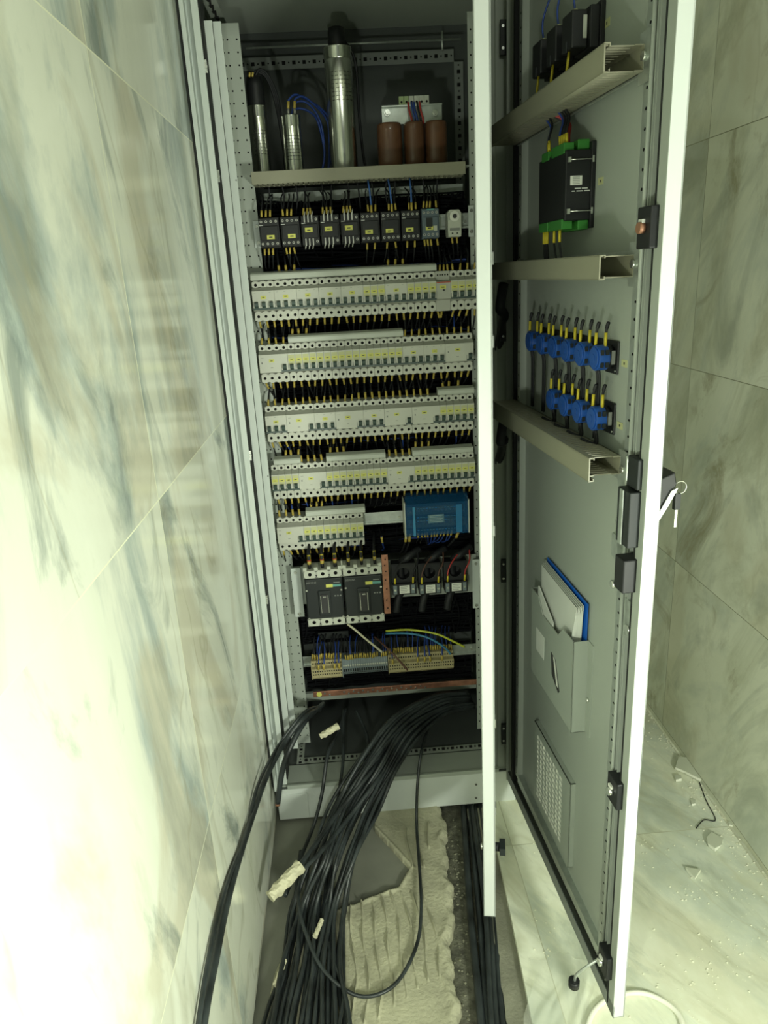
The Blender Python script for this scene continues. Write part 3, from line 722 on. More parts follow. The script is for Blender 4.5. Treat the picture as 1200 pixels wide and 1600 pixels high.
for k, (u, w_, mm) in enumerate(((0.318, 0.044, wire_b), (0.338, 0.050, wire_k), (0.345, 0.022, wire_k), (0.380, 0.046, wire_b), (0.390, 0.046, wire_k), (0.400, 0.046, wire_k), (0.410, 0.046, wire_k), (0.352, 0.022, wire_r), (0.360, 0.022, wire_r))):
    z0 = 1.668; pts = catmull([DV(u, w_, z0), DV(u-0.003, w_, z0+0.022), DV(u-0.015, w_*0.8, z0+0.045), DV(u-0.022, 0.045, z0+0.062)], 4)
    wire_obj(pts, 0.0018, mm, 'thin wire rising from the top connectors of the black power meter', group='wires above the power meter',
             sl=[(DV(u, w_, z0), DV(u-0.002, w_, z0+0.019))] if mm != wire_r else [], slr=0.0026)
for k, (u, w_) in enumerate(((0.306, 0.046), (0.312, 0.046), (0.318, 0.046), (0.324, 0.046), (0.365, 0.048), (0.392, 0.048))):
    z0 = 1.545; pts = catmull([DV(u, w_, z0), DV(u, w_, z0-0.025), DV(u+0.004, 0.045, z0-0.052)], 4)
    wire_obj(pts, 0.0017, wire_k, 'thin black wire hanging below the black power meter', group='wires below the power meter',
             sl=[(DV(u, w_, z0), DV(u, w_, z0-0.024))], slr=0.0025)
# three ammeters at the top
for k, uc in enumerate((0.262, 0.335, 0.408)):
    t = door_thing('panel_meter', 'square black meter above the top door duct, %s' % ('nearest the hinges', 'middle of three', 'nearest the door edge')[k], 'meter', 'small meters at the door top')
    b = MB(); b.box(uc-0.036, uc+0.036, 0.002, 0.010, 1.795, 1.862, blackp); b.box(uc-0.032, uc+0.032, 0.010, 0.024, 1.80, 1.857, blackp); b.build('flange', t, bevel=0.001)
    b = MB(); b.box(uc-0.022, uc+0.022, 0.024, 0.050, 1.802, 1.854, blackp); b.build('terminal_block', t, bevel=0.0025)
    MB().box(uc-0.004, uc+0.004, 0.050, 0.052, 1.800, 1.815, darkgrey).build('terminal', t)
    MB().box(uc+0.022, uc+0.0225, 0.026, 0.032, 1.815, 1.846, plast_w).build('bracket', t)
    cm = wire_b
    pts = catmull([DV(uc, 0.036, 1.852), DV(uc-0.003, 0.038, 1.885), DV(uc+0.014, 0.032, 1.915), DV(uc+0.05, 0.02, 1.96)], 5)
    wire_obj(pts, 0.0017, cm, 'thin blue wire leaving the top of a small door meter', group='blue wires over the door meters', sl=[(DV(uc, 0.036, 1.852), DV(uc, 0.036, 1.860))], slm=label_p, slr=0.0035)
    pts = [DV(uc, 0.044, 1.806), DV(uc-0.002, 0.048, 1.775), DV(uc-0.003, 0.048, 1.760)]
    wire_obj(pts, 0.0014, wire_k, 'thin wire with a long yellow sleeve below a small door meter', group='sleeved wires under the door meters', sl=[(DV(uc, 0.045, 1.803), DV(uc-0.002, 0.048, 1.772))], slr=0.0022)
# selector switches
def selector(uc, zc, label):
    t = door_thing('selector_switch', label, 'selector switch', 'blue selector switches on the door')
    b = MB(); b.box(uc-0.0235, uc+0.0235, 0.002, 0.006, zc-0.0265, zc+0.0265, blackp); b.build('mounting_plate', t, bevel=0.002)
    b = MB(); b.cyl((uc, 0.006, zc), (0, 1, 0), 0.019, 0.010, blackp, 20); b.box(uc+0.0188, uc+0.0194, 0.0075, 0.0135, zc-0.010, zc+0.012, inkg); b.build('collar', t)
    b = MB(); b.cyl((uc, 0.016, zc), (0, 1, 0), 0.0205, 0.018, blue, 22); b.cyl((uc, 0.034, zc), (0, 1, 0), 0.0175, 0.0025, blue, 22); b.cyl((uc, 0.0365, zc), (0, 1, 0), 0.007, 0.001, blue, 12)
    b.build('contact_block', t, bevel=0.0006)
    b = MB(); 
    for dz in (0.010, -0.010): b.box(uc+0.0185, uc+0.0212, 0.018, 0.024, zc+dz-0.004, zc+dz+0.004, darkgrey); b.box(uc+0.0185, uc+0.0212, 0.027, 0.032, zc+dz-0.004, zc+dz+0.004, darkgrey)
    b.build('terminal_screws', t)
    b = MB(); b.cyl((uc+0.018, 0.006, zc-0.021), (0, 1, 0), 0.0022, 0.001, zinc, 8); b.build('screw', t)
    return t
ups = (0.190, 0.259, 0.327, 0.395, 0.461, 0.526); dns = (0.322, 0.391, 0.458, 0.524)
def selector_wires(uc, zc, down_to, lab):
    for k, (du, w_) in enumerate(((-0.005, 0.031), (0.006, 0.019))):
        top = zc+0.020
        pts = catmull([DV(uc+du, w_, top-0.004), DV(uc+du*0.9+0.001, w_, top+0.018), DV(uc+du*0.8+0.003, w_-0.001, top+0.030), DV(uc+du*0.8+0.004, w_-0.003, top+0.037)], 4)
        wire_obj(pts, [0.0022]*(len(pts)-6)+[0.0031]*5+[0.0016], wire_k, 'short black wire with yellow sleeve looping over a blue selector switch of the %s row' % lab, group='looped wires over the %s selectors' % lab,
                 sl=[(DV(uc+du, w_, top-0.003), DV(uc+du*0.9+0.001, w_, top+0.020))], slr=0.0026)
    for du in (-0.004, 0.004):
        pts = catmull([DV(uc+du, 0.028, zc-0.019), DV(uc+du-0.004, 0.024, zc-0.045), DV(uc+du-0.034, 0.014 if lab == 'upper' else 0.036, down_to)], 5)
        wire_obj(pts, 0.0024, wire_k, 'black wire hanging from a blue selector switch of the %s row' % lab, group='wires hanging from the %s selectors' % lab)
nm = ['farthest from the door edge', 'second from the hinge', 'third from the hinge', 'fourth from the hinge', 'second from the door edge', 'nearest the door edge']
for i, u in enumerate(ups):
    selector(u, 1.337, 'round blue selector switch in the upper door row, ' + nm[i]); selector_wires(u, 1.337, 1.195, 'upper')
nm2 = ['farthest from the door edge', 'second from the hinge', 'second from the door edge', 'nearest the door edge']
for i, u in enumerate(dns):
    selector(u, 1.237, 'round blue selector switch in the lower door row, ' + nm2[i]); selector_wires(u, 1.237, 1.195, 'lower')

# ================================================================== ROW DEVICES
YF = 1.860                       # front of the terminal faces
X0 = -0.2055                     # first pole
PIT = 0.018
ROWZ = [1.4745, 1.3225, 1.1685, 1.0125, 0.8650]      # z of the upper screw holes
PROF = [(0.045, 0.009), (0.0, 0.009), (0.0, -0.009), (-0.018, -0.0135), (-0.018, -0.058), (0.0, -0.062), (0.0, -0.086), (0.045, -0.086)]
def breaker_body(n, toggles, kind):
    w_ = n*PIT; mb = MB(); g = 0.00025
    # back block and nose, terminal faces with real screw holes
    mb.prism([(0.045, 0.009), (0.0055, 0.009), (0.0055, -0.006), (0.0, -0.006), (-0.018, -0.0135), (-0.018, -0.058), (0.0, -0.062), (0.0055, -0.062), (0.0055, -0.086), (0.045, -0.086)], 'x', g, w_-g, white2)
    fn = lambda u, v, d: (u, d, v)
    for i in range(n):
        mb.holed(max(g, i*PIT), min(w_-g, (i+1)*PIT), -0.006, 0.009, (i+.5)*PIT, 0.0, 0.0037, 0.0037, fn, white, 10, hole, 0.0053)
        mb.holed(max(g, i*PIT), min(w_-g, (i+1)*PIT), -0.086, -0.062, (i+.5)*PIT, -0.0745, 0.0037, 0.0037, fn, white, 10, hole, 0.0053)
    mb.add([(g, 0, 0.009), (w_-g, 0, 0.009), (w_-g, 0.0055, 0.009), (g, 0.0055, 0.009)], [(0, 1, 2, 3)], white)
    mb.add([(g, 0, -0.086), (w_-g, 0, -0.086), (w_-g, 0.0055, -0.086), (g, 0.0055, -0.086)], [(0, 1, 2, 3)], white)
    for xx in (g, w_-g):
        mb.add([(xx, 0, 0.009), (xx, 0.0055, 0.009), (xx, 0.0055, -0.006), (xx, 0, -0.006)], [(0, 1, 2, 3)], white2)
        mb.add([(xx, 0, -0.062), (xx, 0.0055, -0.062), (xx, 0.0055, -0.086), (xx, 0, -0.086)], [(0, 1, 2, 3)], white2)
    mb.box(g, w_-g, -0.0184, -0.0178, -0.058, -0.014, white)
    # green-black window sill and prints
    for i in toggles:
        mb.box(i*PIT+0.0002, (i+1)*PIT-0.0002, -0.0192, -0.0184, -0.0580, -0.0535, green)
        mb.box(i*PIT+0.0002, i*PIT+0.0012, -0.0190, -0.0184, -0.0545, -0.043, inkg)
    if kind == 'rcd':
        mb.box(0.006, 0.009, -0.0195, -0.0184, -0.036, -0.032, inkg); mb.box(0.005, 0.012, -0.0186, -0.0184, -0.022, -0.0212, inkg)
        mb.box(0.028, 0.034, -0.0186, -0.0184, -0.047, -0.0455, inkg)
    else:
        for i in range(n): mb.box(i*PIT+0.0050, i*PIT+0.0095, -0.0186, -0.0184, -0.0180, -0.0174, inkg)
    return mb
def make_breaker(n, toggles, kind, lab):
    t = bpy.data.objects.new({1: 'circuit_breaker', 3: 'three_pole_breaker', 4: 'residual_current_breaker'}[n], None); COL.objects.link(t); t.empty_display_size = 0.01
    breaker_body(n, toggles, kind).build('body', t)
    for i in toggles:
        mb = MB(); c = (i+.5)*PIT
        mb.prism([(-0.0184, -0.0545), (-0.0184, -0.0400), (-0.0230, -0.0390), (-0.0275, -0.0420), (-0.0255, -0.0490)], 'x', c-0.0044, c+0.0044, green)
        mb.build('toggle', t)
    mb = MB(); lw = 0.0075 if n == 1 else 0.0065; c = {1: 0.5, 3: 1.5, 4: 1.75}[n]*PIT
    mb.box(c-lw, c+lw, -0.0190, -0.0184, -0.0330, -0.0255, label_y if lab == 'y' else label_p)
    if n == 1: mb.box(c-lw, c+lw, -0.0188, -0.0184, -0.0400, -0.0335, label_p); mb.box(c-lw, c+lw, -0.0188, -0.0184, -0.0250, -0.0170, label_p)
    mb.box(c-0.0030, c+0.0030, -0.0192, -0.0190, -0.0302, -0.0285, ink); mb.build('label_sticker', t)
    return t
PROTO = {'s': make_breaker(1, [0], 'mcb', 'y'), 't': make_breaker(3, [0, 1, 2], 'mcb', 'y'), 'r': make_breaker(4, [3], 'rcd', 'y')}
USED = set()
ROWN = ['top', 'second', 'third', 'fourth', 'bottom']
NAMES = {'s': 'single-pole circuit breaker', 't': 'three-lever circuit breaker', 'r': 'wide residual current breaker'}
LAY = ['tttttsss' 't' 'ssss' '-' 'ssss', 'r' + 's'*16 + 'ttr', 'trtrtrrsssss', 'ssss' 'r' + 's'*9 + 'r' + 's'*9, 'r' + 's'*9]
GROUPN = {'s': 'single breakers in the %s row', 't': 'three-lever breakers in the %s row', 'r': 'residual current breakers in the %s row'}
for r, lay in enumerate(LAY):
    k = 0; cnt = {'s': 0, 't': 0, 'r': 0}; tot = {c: lay.count(c) for c in 'str'}
    for c in lay:
        n = {'s': 1, 't': 3, 'r': 4, '-': 2}[c]
        if c == '-': k += n; continue
        o = PROTO[c] if c not in USED else copy_tree(PROTO[c]); USED.add(c)
        o.location = (X0 - PIT/2 + k*PIT, YF, ROWZ[r])
        if tot[c] == 1: lb = 'white %s in the %s breaker row' % (NAMES[c], ROWN[r])
        else: lb = '%s in the %s row, %s' % (NAMES[c], ROWN[r], ordl(cnt[c]) + ' of its kind')
        tag(o, lb, 'circuit breaker', GROUPN[c] % ROWN[r]); cnt[c] += 1; k += n
# control relay module in the top row
t = thing('phase_relay', (X0-PIT/2+25*PIT, YF, ROWZ[0]), 'grey phase relay with a red stripe among the breakers of the top row', 'relay')
b = MB(); b.prism([(0.045, 0.009), (0.0, 0.009), (0.0, -0.0135), (-0.018, -0.0165), (-0.018, -0.056), (-0.002, -0.060), (0.0, -0.086), (0.045, -0.086)], 'x', 0.0003, 2*PIT-0.0003, white2)
for i in range(5): b.cyl((0.006+i*0.0062, 0, 0.0), (0, -1, 0), 0.0021, 0.0004, hole, 8)
for i in range(2): b.cyl((0.006+i*0.0062, 0, -0.0745), (0, -1, 0), 0.0021, 0.0004, hole, 8)
b.build('body', t)
MB().box(0.001, 0.035, -0.0188, -0.018, -0.0185, -0.0165, redm).build('stripe', t)
b = MB(); b.box(0.008, 0.024, -0.019, -0.018, -0.032, -0.0245, label_y); b.box(0.012, 0.020, -0.0192, -0.019, -0.030, -0.0275, ink); b.build('label_sticker', t)
b = MB(); b.cyl((0.018, -0.018, -0.036), (0, -1, 0), 0.0025, 0.003, ink, 10); b.build('adjuster', t)
# insulated comb busbar covers
def comb(r, x0, x1, label):
    z = ROWZ[r]; mb = MB()
    mb.prism([(-0.010, 0.0105), (-0.013, 0.013), (-0.013, 0.0225), (-0.010, 0.026), (0.012, 0.030), (0.012, 0.0105)], 'x', x0, x1, cover)
    o = mb.build('busbar_cover', bevel=0.0008); o.location = (0, YF, z); tag(o, label, 'busbar cover', 'comb busbar covers above the breaker rows')
def xat(px, py): return PY(px, py, YF-0.01).x
comb(0, xat(391, 432), xat(682, 418), 'long grey busbar cover above the top breaker row')
comb(1, xat(450, 530), xat(630, 520), 'grey busbar cover above the second breaker row')
comb(2, xat(684, 612), xat(741, 608), 'short grey busbar cover above the right end of the third breaker row')
comb(3, xat(427, 716), xat(469, 714), 'short grey busbar cover at the left end of the fourth breaker row')
comb(3, xat(509, 709), xat(602, 703), 'grey busbar cover above the middle of the fourth breaker row')
comb(3, xat(644, 700), xat(739, 696), 'grey busbar cover above the right end of the fourth breaker row')
comb(4, xat(477, 796), xat(570, 788), 'grey busbar cover above the bottom breaker row')

# DIN rails
def rail(z, x0, x1, y, label, brackets=()):
    t = thing('mounting_rail', (0, y, z), label, 'mounting rail', 'galvanised mounting rails')
    b = MB(); b.box(x0, x1, 0.0, 0.0012, -0.0175, -0.0125, galv); b.box(x0, x1, 0.0, 0.0012, 0.0125, 0.0175, galv); b.box(x0, x1, 0.007, 0.0082, -0.0125, 0.0125, galv)
    b.box(x0, x1, 0.0012, 0.007, -0.0132, -0.0120, galv); b.box(x0, x1, 0.0012, 0.007, 0.0120, 0.0132, galv)
    b.cyl((x1-0.016, 0.007, -0.002), (0, -1, 0), 0.0038, 0.003, zinc, 8)
    b.build('rail', t)
    for (bx0, bx1, bz0, bz1, by) in brackets:
        b = MB(); b.box(bx0, bx1, by-y, by-y+0.002, bz0-z, bz1-z, paint_f)
        br = b.build('bracket', t, bevel=0.0006)
        for zz in (bz1-0.012, bz0+0.012):
            MB().cyl(((bx0+bx1)/2, by-y, zz-z), (0, -1, 0), 0.0042, 0.003, zinc, 8).build('screw', br)
    return t
for r in range(4): rail(ROWZ[r]-0.0375, -0.205, 0.335, 1.9035, 'galvanised rail carrying the %s breaker row' % ROWN[r])
rail(ROWZ[4]-0.026, -0.205, 0.138, 1.9035, 'galvanised rail with a screw right of the bottom breaker row')
rail(1.598, -0.185, 0.335, 1.895, 'galvanised rail behind the row of black contactors', [(-0.200, -0.182, 1.560, 1.622, 1.893), (0.326, 0.340, 1.560, 1.632, 1.893)])
zt = 0.405
rail(zt, -0.186, 0.335, 1.905, 'galvanised rail carrying the beige terminal strip', [])

# ------------------------------------------------------------------ sleeved wires at the breaker rows
def wire_proto(down, k, blue_=False, lug=False):
    s = -1 if down else 1; dx = random.uniform(-.003, .003)
    mm = wire_b if blue_ else wire_k
    pts = catmull([(0, 0, 0), (dx*0.6, 0.002, s*0.012), (dx*1.5, 0.010, s*0.026), (dx*3, 0.030, s*0.045), (dx*5+random.uniform(-.01, .01), 0.055, s*0.058)], 3)
    o = MB().tube(pts, 0.0019, mm, 6).build('control_wire')
    MB().tube([(0, 0, s*0.0005), (dx*0.7, 0.0024, s*0.0165)], 0.0027, sleeve, 7).build('marker_sleeve', o)
    if lug: MB().tube([(0, 0, -s*0.003), (0, 0, s*0.003)], 0.0031, ferr, 7).build('lug', o)
    return o
WP = {}
def put_wire(down, loc, label, group, blue_=False, tilt=None, scale=1.0, lug=False):
    k = random.randrange(4); key = (down, k, blue_, lug)
    if key not in WP: WP[key] = wire_proto(down, k, blue_, lug); o = WP[key]
    else: o = copy_tree(WP[key])
    o.location = loc; o.rotation_euler = (random.uniform(-.06, .06), random.uniform(-.10, .10) if tilt is None else tilt, 0); o.scale = (scale,)*3
    tag(o, label, 'wire', group)
for r in range(5):
    npole = [31, 30, 30, 30, 13][r]
    for k in range(npole):
        if r == 0 and k in (25, 26):
            put_wire(True, (X0+k*PIT - (0.004 if k == 25 else 0.012), YF+0.006, ROWZ[r]-0.086), 'black wire with yellow sleeve entering the underside of the top breaker row', 'wires under the top breaker row'); continue
        tl = 0.22*max(0, 1-k/7.0) - 0.20*max(0, (k-19)/10.0)*(1 if r < 1 else 0.5)
        put_wire(True, (X0+k*PIT, YF+0.006, ROWZ[r]-0.0855), 'black wire with yellow sleeve entering the underside of the %s breaker row' % ROWN[r], 'wires under the %s breaker row' % ROWN[r],
                 tilt=-tl+random.uniform(-.05, .05), blue_=random.random() < 0.06)
tops = {0: [27, 28, 29, 30], 1: [0, 1, 2, 3] + list(range(20, 30)), 2: list(range(0, 24)), 3: [4, 5, 6, 7, 17, 18, 19, 20], 4: [0, 1, 2, 3]}
for r, ks in tops.items():
    for k in ks:
        big = (r == 2 and k > 12) or r > 2
        put_wire(False, (X0+k*PIT, YF+0.006, ROWZ[r]+0.0085), 'black wire with yellow sleeve entering the top of the %s breaker row' % ROWN[r], 'wires above the %s breaker row' % ROWN[r],
                 blue_=random.random() < 0.10, tilt=random.uniform(-.04, .04), scale=1.18 if big else 1.0, lug=big)
for i in range(3): put_wire(False, (X0+(25.2+i*0.55)*PIT, YF+0.006, ROWZ[0]+0.008), 'thin wire entering the grey phase relay of the top breaker row', 'wires above the phase relay', scale=0.95)
for r, pxs in ((0, (436, 447, 459, 606, 617, 629)), (1, (456, 467, 478)), (2, (692, 701, 715)), (3, (445, 454, 465, 515, 527, 537, 649, 659, 669)), (4, (485, 494, 502))):
    for px in pxs:
        py = {0: 416, 1: 520, 2: 605, 3: 700, 4: 786}[r]
        x = PY(px, py, YF+0.02).x
        put_wire(False, (x, YF+0.016, ROWZ[r]+0.022), 'sleeved feed wire rising behind a busbar cover of the %s breaker row' % ROWN[r], 'feed wires behind the %s busbar covers' % ROWN[r], tilt=0.0, scale=1.25)

# ------------------------------------------------------------------ dark wiring looms behind the rows
def loom(z0, z1, y0, y1, n, name, label, x0=-0.185, x1=0.325, vert=0.35, mats=(wire_dim,)):
    mb = MB()
    for i in range(n):
        mm = random.choice(mats)
        if random.random() < vert:
            x = random.uniform(x0, x1); y = random.uniform(y0, y1)
            pts = catmull([(x, y, z1), (x+random.uniform(-.02, .02), y+random.uniform(-.008, .008), (z0+z1)/2), (x+random.uniform(-.03, .03), y, z0)], 4)
        else:
            z = random.uniform(z0, z1); y = random.uniform(y0, y1)
            pts = catmull([(x0+(x1-x0)*k/6, y+random.uniform(-.006, .006), z+random.uniform(-.006, .006)) for k in range(7)], 3)
        mb.tube(pts, random.uniform(0.0022, 0.0034), mm, 5, cap=False)
    o = mb.build(name); tag(o, label, 'wiring', 'wire looms behind the rows', 'stuff')
darkmix = (wire_dim,)*24 + (wire_b,)
loom(1.480, 1.560, 1.935, 1.975, 90, 'wire_loom', 'tangle of black wires between the contactors and the top breaker row', mats=darkmix)
loom(1.560, 1.665, 1.925, 1.965, 110, 'wire_loom', 'tangle of black wires behind the contactor row', vert=0.7)
loom(1.325, 1.400, 1.93, 1.975, 90, 'wire_loom', 'tangle of black wires between the top and second breaker rows', mats=darkmix)
loom(1.170, 1.250, 1.93, 1.975, 90, 'wire_loom', 'tangle of black wires between the second and third breaker rows', mats=darkmix)
loom(1.015, 1.095, 1.93, 1.975, 90, 'wire_loom', 'tangle of black wires between the third and fourth breaker rows', mats=darkmix)
loom(0.870, 0.940, 1.93, 1.975, 90, 'wire_loom', 'tangle of black wires below the fourth breaker row', mats=darkmix)
loom(0.720, 0.800, 1.935, 1.975, 100, 'wire_loom', 'tangle of black wires above the two moulded case breakers', mats=darkmix)
loom(0.440, 0.560, 1.95, 1.99, 130, 'wire_loom', 'tangle of black wires above the terminal strip')
loom(0.285, 0.385, 1.95, 1.99, 130, 'wire_loom', 'tangle of black wires below the terminal strip', vert=0.15)
# dark sheets added behind the looms to blacken the gaps
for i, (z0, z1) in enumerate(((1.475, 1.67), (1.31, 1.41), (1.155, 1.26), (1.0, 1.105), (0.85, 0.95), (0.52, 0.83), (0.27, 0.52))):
    o = MB().box(-0.1865, 0.3305, 1.985, 1.990, z0, z1, backp).box(-0.1865, 0.3305, 1.975, 1.985, z0, z0+0.002, backp).build('dark_backing_sheet')
    tag(o, 'dark sheet added to darken the %s gap between the device rows' % ['uppermost', 'second', 'third', 'fourth', 'fifth', 'sixth', 'lowest'][i], 'dark sheet', 'dark sheets behind the rows')

# ================================================================== SHELF WITH CAPACITORS
t = thing('component_shelf', (0.06, 1.84, 1.70), 'beige fronted shelf carrying the capacitors and the reactor', 'shelf')
b = MB(); z0, z1 = 1.6965-1.70, 1.7235-1.70
b.box(-0.247, 0.252, -0.001, 0.001, z0, z1, duct); b.box(-0.247, 0.252, 0.0, 0.010, z1-0.0015, z1, duct); b.build('front_cover', t, bevel=0.0006)
b = MB(); n = 42
for i in range(n):
    a = -0.245 + 0.496*i/n
    b.box(a, a+0.0085, 0.004, 0.050, z0-0.001, z0+0.001, duct)
b.box(-0.245, 0.25, 0.044, 0.054, z0-0.001, z0+0.001, duct); b.box(-0.245, 0.25, 0.054, 0.056, z0, z1, duct); b.build('slotted_base', t)
MB().box(-0.247, 0.27, 0.056, 0.32, 0.019, 0.0225, paint_d).build('shelf_plate', t)
MB().box(-0.235, 0.268, 0.14, 0.143, z0-0.03, z0-0.006, galv).build('cross_rail', t)

def capacitor(x, y, r, h, label, capr=None, caph=0.0, prints=True):
    t = thing('power_capacitor', (x, y, 1.7225), label, 'capacitor', 'aluminium power capacitors on the shelf')
    b = MB(); b.lathe((0, 0, 0), [(0, 0), (r*0.96, 0), (r, 0.003), (r, h-0.030), (r*0.965, h-0.027), (r*0.965, h-0.023), (r, h-0.020), (r, h-0.004), (r*1.03, h-0.002), (r*1.03, h), (r*0.9, h-0.001), (0, h-0.002)], alu, 40); b.build('can', t)
    if caph:
        b = MB(); b.lathe((0, 0, 0), [(capr, h-0.003), (capr*0.98, h+caph*0.7), (capr*0.86, h+caph), (0, h+caph)], blackp, 20); b.build('terminal_cap', t)
    if prints:
        b = MB()
        for i in range(8):
            zz = h*0.80 - i*0.0085 if h > 0.2 else h*0.66 - i*0.0075
            wid = random.uniform(0.35, 0.62)
            for s_ in range(6):
                a0 = -math.pi/2 - 0.6 + s_*wid*2*0.32; a1 = a0+0.20
                b.add([(r*1.004*math.cos(a0), r*1.004*math.sin(a0), zz), (r*1.004*math.cos(a1), r*1.004*math.sin(a1), zz), (r*1.004*math.cos(a1), r*1.004*math.sin(a1), zz+0.0013), (r*1.004*math.cos(a0), r*1.004*math.sin(a0), zz+0.0013)], [(0, 1, 2, 3)], ink)
        b.build('print', t)
    return t
capacitor(0.032, 1.985, 0.0335, 0.278, 'tall aluminium capacitor with a black cap in the middle of the shelf', 0.0205, 0.042)
capacitor(-0.172, 1.99, 0.0225, 0.164, 'aluminium capacitor with a wide black cap at the left end of the shelf', 0.0215, 0.062)
capacitor(-0.092, 1.975, 0.0240, 0.137, 'short aluminium capacitor with two sleeved leads on its top')
for i, px in enumerate((451, 461)):
    p = PY(px, 181, 1.975); x = p.x; z = 1.8595
    pts = catmull([(x, 1.975, z), (x, 1.975, z+0.022), (x+0.006, 1.977, z+0.038), (x+0.03, 1.99, z+0.046-i*0.006), (0.0-0.005*i, 2.03, z+0.006-i*0.006), (0.003-0.006*i, 2.04, z-0.06), (-0.01, 2.04, z-0.12)], 6)
    wire_obj(pts, 0.0027, wire_b, 'blue wire arching from the short capacitor, %s of two' % ('left', 'right')[i], group='blue capacitor leads',
             sl=[((x, 1.975, z+0.016), (x+0.002, 1.9755, z+0.032))], slr=0.0036, slm=sleeve)
    MB().tube([(x, 1.975, z), (x, 1.975, z+0.016)], 0.0036, ferr, 8).build('lead_lug', bpy.data.objects[COL.objects[-1].name] if False else None).name = 'lead_lug'
    o = COL.objects[-1]; tag(o, 'silver lug on top of the short capacitor, %s of two' % ('left', 'right')[i], 'cable lug', 'capacitor lugs')
for i in range(2):
    pts = catmull([(-0.09+0.008*i, 1.98, 1.86), (-0.075, 1.99, 1.892-0.014*i), (-0.045, 2.00, 1.888-0.016*i), (-0.02-0.006*i, 2.02, 1.85), (-0.016, 2.03, 1.78), (-0.03, 2.03, 1.73)], 6)
    wire_obj(pts, 0.0027, wire_b, 'blue wire looping between the short and the tall capacitor', group='looping blue shelf wires')
for i in range(3):
    pts = catmull([(-0.185+i*0.008, 1.98, 1.945), (-0.172+i*0.008, 1.985, 1.958+i*0.003), (-0.145+0.004*i, 2.0, 1.952), (-0.128+0.004*i, 2.03, 1.90), (-0.12, 2.06, 1.80), (-0.12, 2.06, 1.73)], 6)
    wire_obj(pts, 0.0034, wire_k, 'black lead dropping from the left capacitor behind the shelf', group='black capacitor leads',
             sl=[((-0.180+i*0.007, 1.962, 1.944), (-0.178+i*0.007, 1.962, 1.953))] if i < 2 else [], slm=sleeve, slr=0.0026)
pts = catmull([(0.05, 2.0, 2.02), (0.075, 2.02, 1.98), (0.078, 2.04, 1.86), (0.085, 2.05, 1.76), (0.10, 2.05, 1.735)], 6)
wire_obj(pts, 0.0034, wire_k, 'black lead dropping behind the tall capacitor', group=None)

# three-phase reactor
t = thing('three_phase_reactor', (0.208, 2.0, 1.7225), 'reactor with three brown coils at the right of the shelf', 'reactor')
YR = 1.975
for i, (pa, pb) in enumerate(((590, 629), (632, 664), (665, 700))):
    xa = PY(pa, 215, YR).x - 0.208; xb = PY(pb, 215, YR).x - 0.208; xm = (xa+xb)/2; rx_ = (xb-xa)/2
    b = MB(); n = 24; prof = [(0.90, 0.012), (0.98, 0.016), (1.0, 0.03), (1.0, 0.095), (0.98, 0.108), (0.90, 0.1125), (0.55, 0.1125)]
    vv = []; fs = []
    for f_, z in prof:
        for k in range(n):
            a = 2*math.pi*k/n; ce, se = math.cos(a), math.sin(a)
            vv.append((xm+rx_*f_*math.copysign(abs(ce)**0.8, ce), -0.025+0.034*f_*math.copysign(abs(se)**0.8, se)+0.02, z))
    for q in range(len(prof)-1):
        for k in range(n): fs.append((q*n+k, q*n+(k+1) % n, (q+1)*n+(k+1) % n, (q+1)*n+k))
    b.add(vv, fs, coil, True); c = b.build('coil', t)
    b = MB(); b.box(xm-rx_*0.85, xm+rx_*0.85, -0.045, 0.03, 0.006, 0.013, coilt); b.build('winding_tape', c)
b = MB(); xa = PY(597, 165, YR).x-0.208; xb = PY(692, 160, YR).x-0.208
b.box(xa, xb, -0.004, 0.0, 0.112, 0.152, galv); b.box(xa, xb, -0.012, 0.0, 0.150, 0.1525, galv); b.build('yoke_plate', t)
for px in (606, 682):
    p = PY(px, 171, YR-0.01); b = MB(); b.cyl((p.x-0.208, -0.005, p.z-1.7225-0.002), (0, -1, 0), 0.0075, 0.003, zinc, 14); b.cyl((p.x-0.208, -0.008, p.z-1.7225-0.002), (0, -1, 0), 0.0048, 0.005, zinc, 6); b.build('yoke_bolt', t)
MB().box(xa+0.008, xb+0.004, -0.05, 0.03, 0.0, 0.006, galv).build('foot_plate', t)
b = MB(); xs_ = PY(624, 150, YR).x-0.208
for i in range(6):
    b.box(xs_+i*0.0125, xs_+i*0.0125+0.0115, -0.008, 0.006, 0.1535, 0.172, mat('pale_green_terminal', (0.30, 0.38, 0.18), 0.5) if i < 2 else plast_w); b.cyl((xs_+i*0.0125+0.006, -0.008, 0.159), (0, -1, 0), 0.0028, 0.0004, hole, 8)
b.build('terminal_strip', t)
for i, (dx, mm) in enumerate(((-0.010, wire_r), (-0.002, wire_b), (0.004, wire_b), (0.012, wire_k), (0.018, wire_r))):
    MB().tube(catmull([(dx, -0.010, 0.158), (dx+0.001, -0.018, 0.140), (dx+0.006, -0.022, 0.118), (dx+0.008, -0.012, 0.108)], 5), 0.0024, mm, 6).build('coil_lead', t)

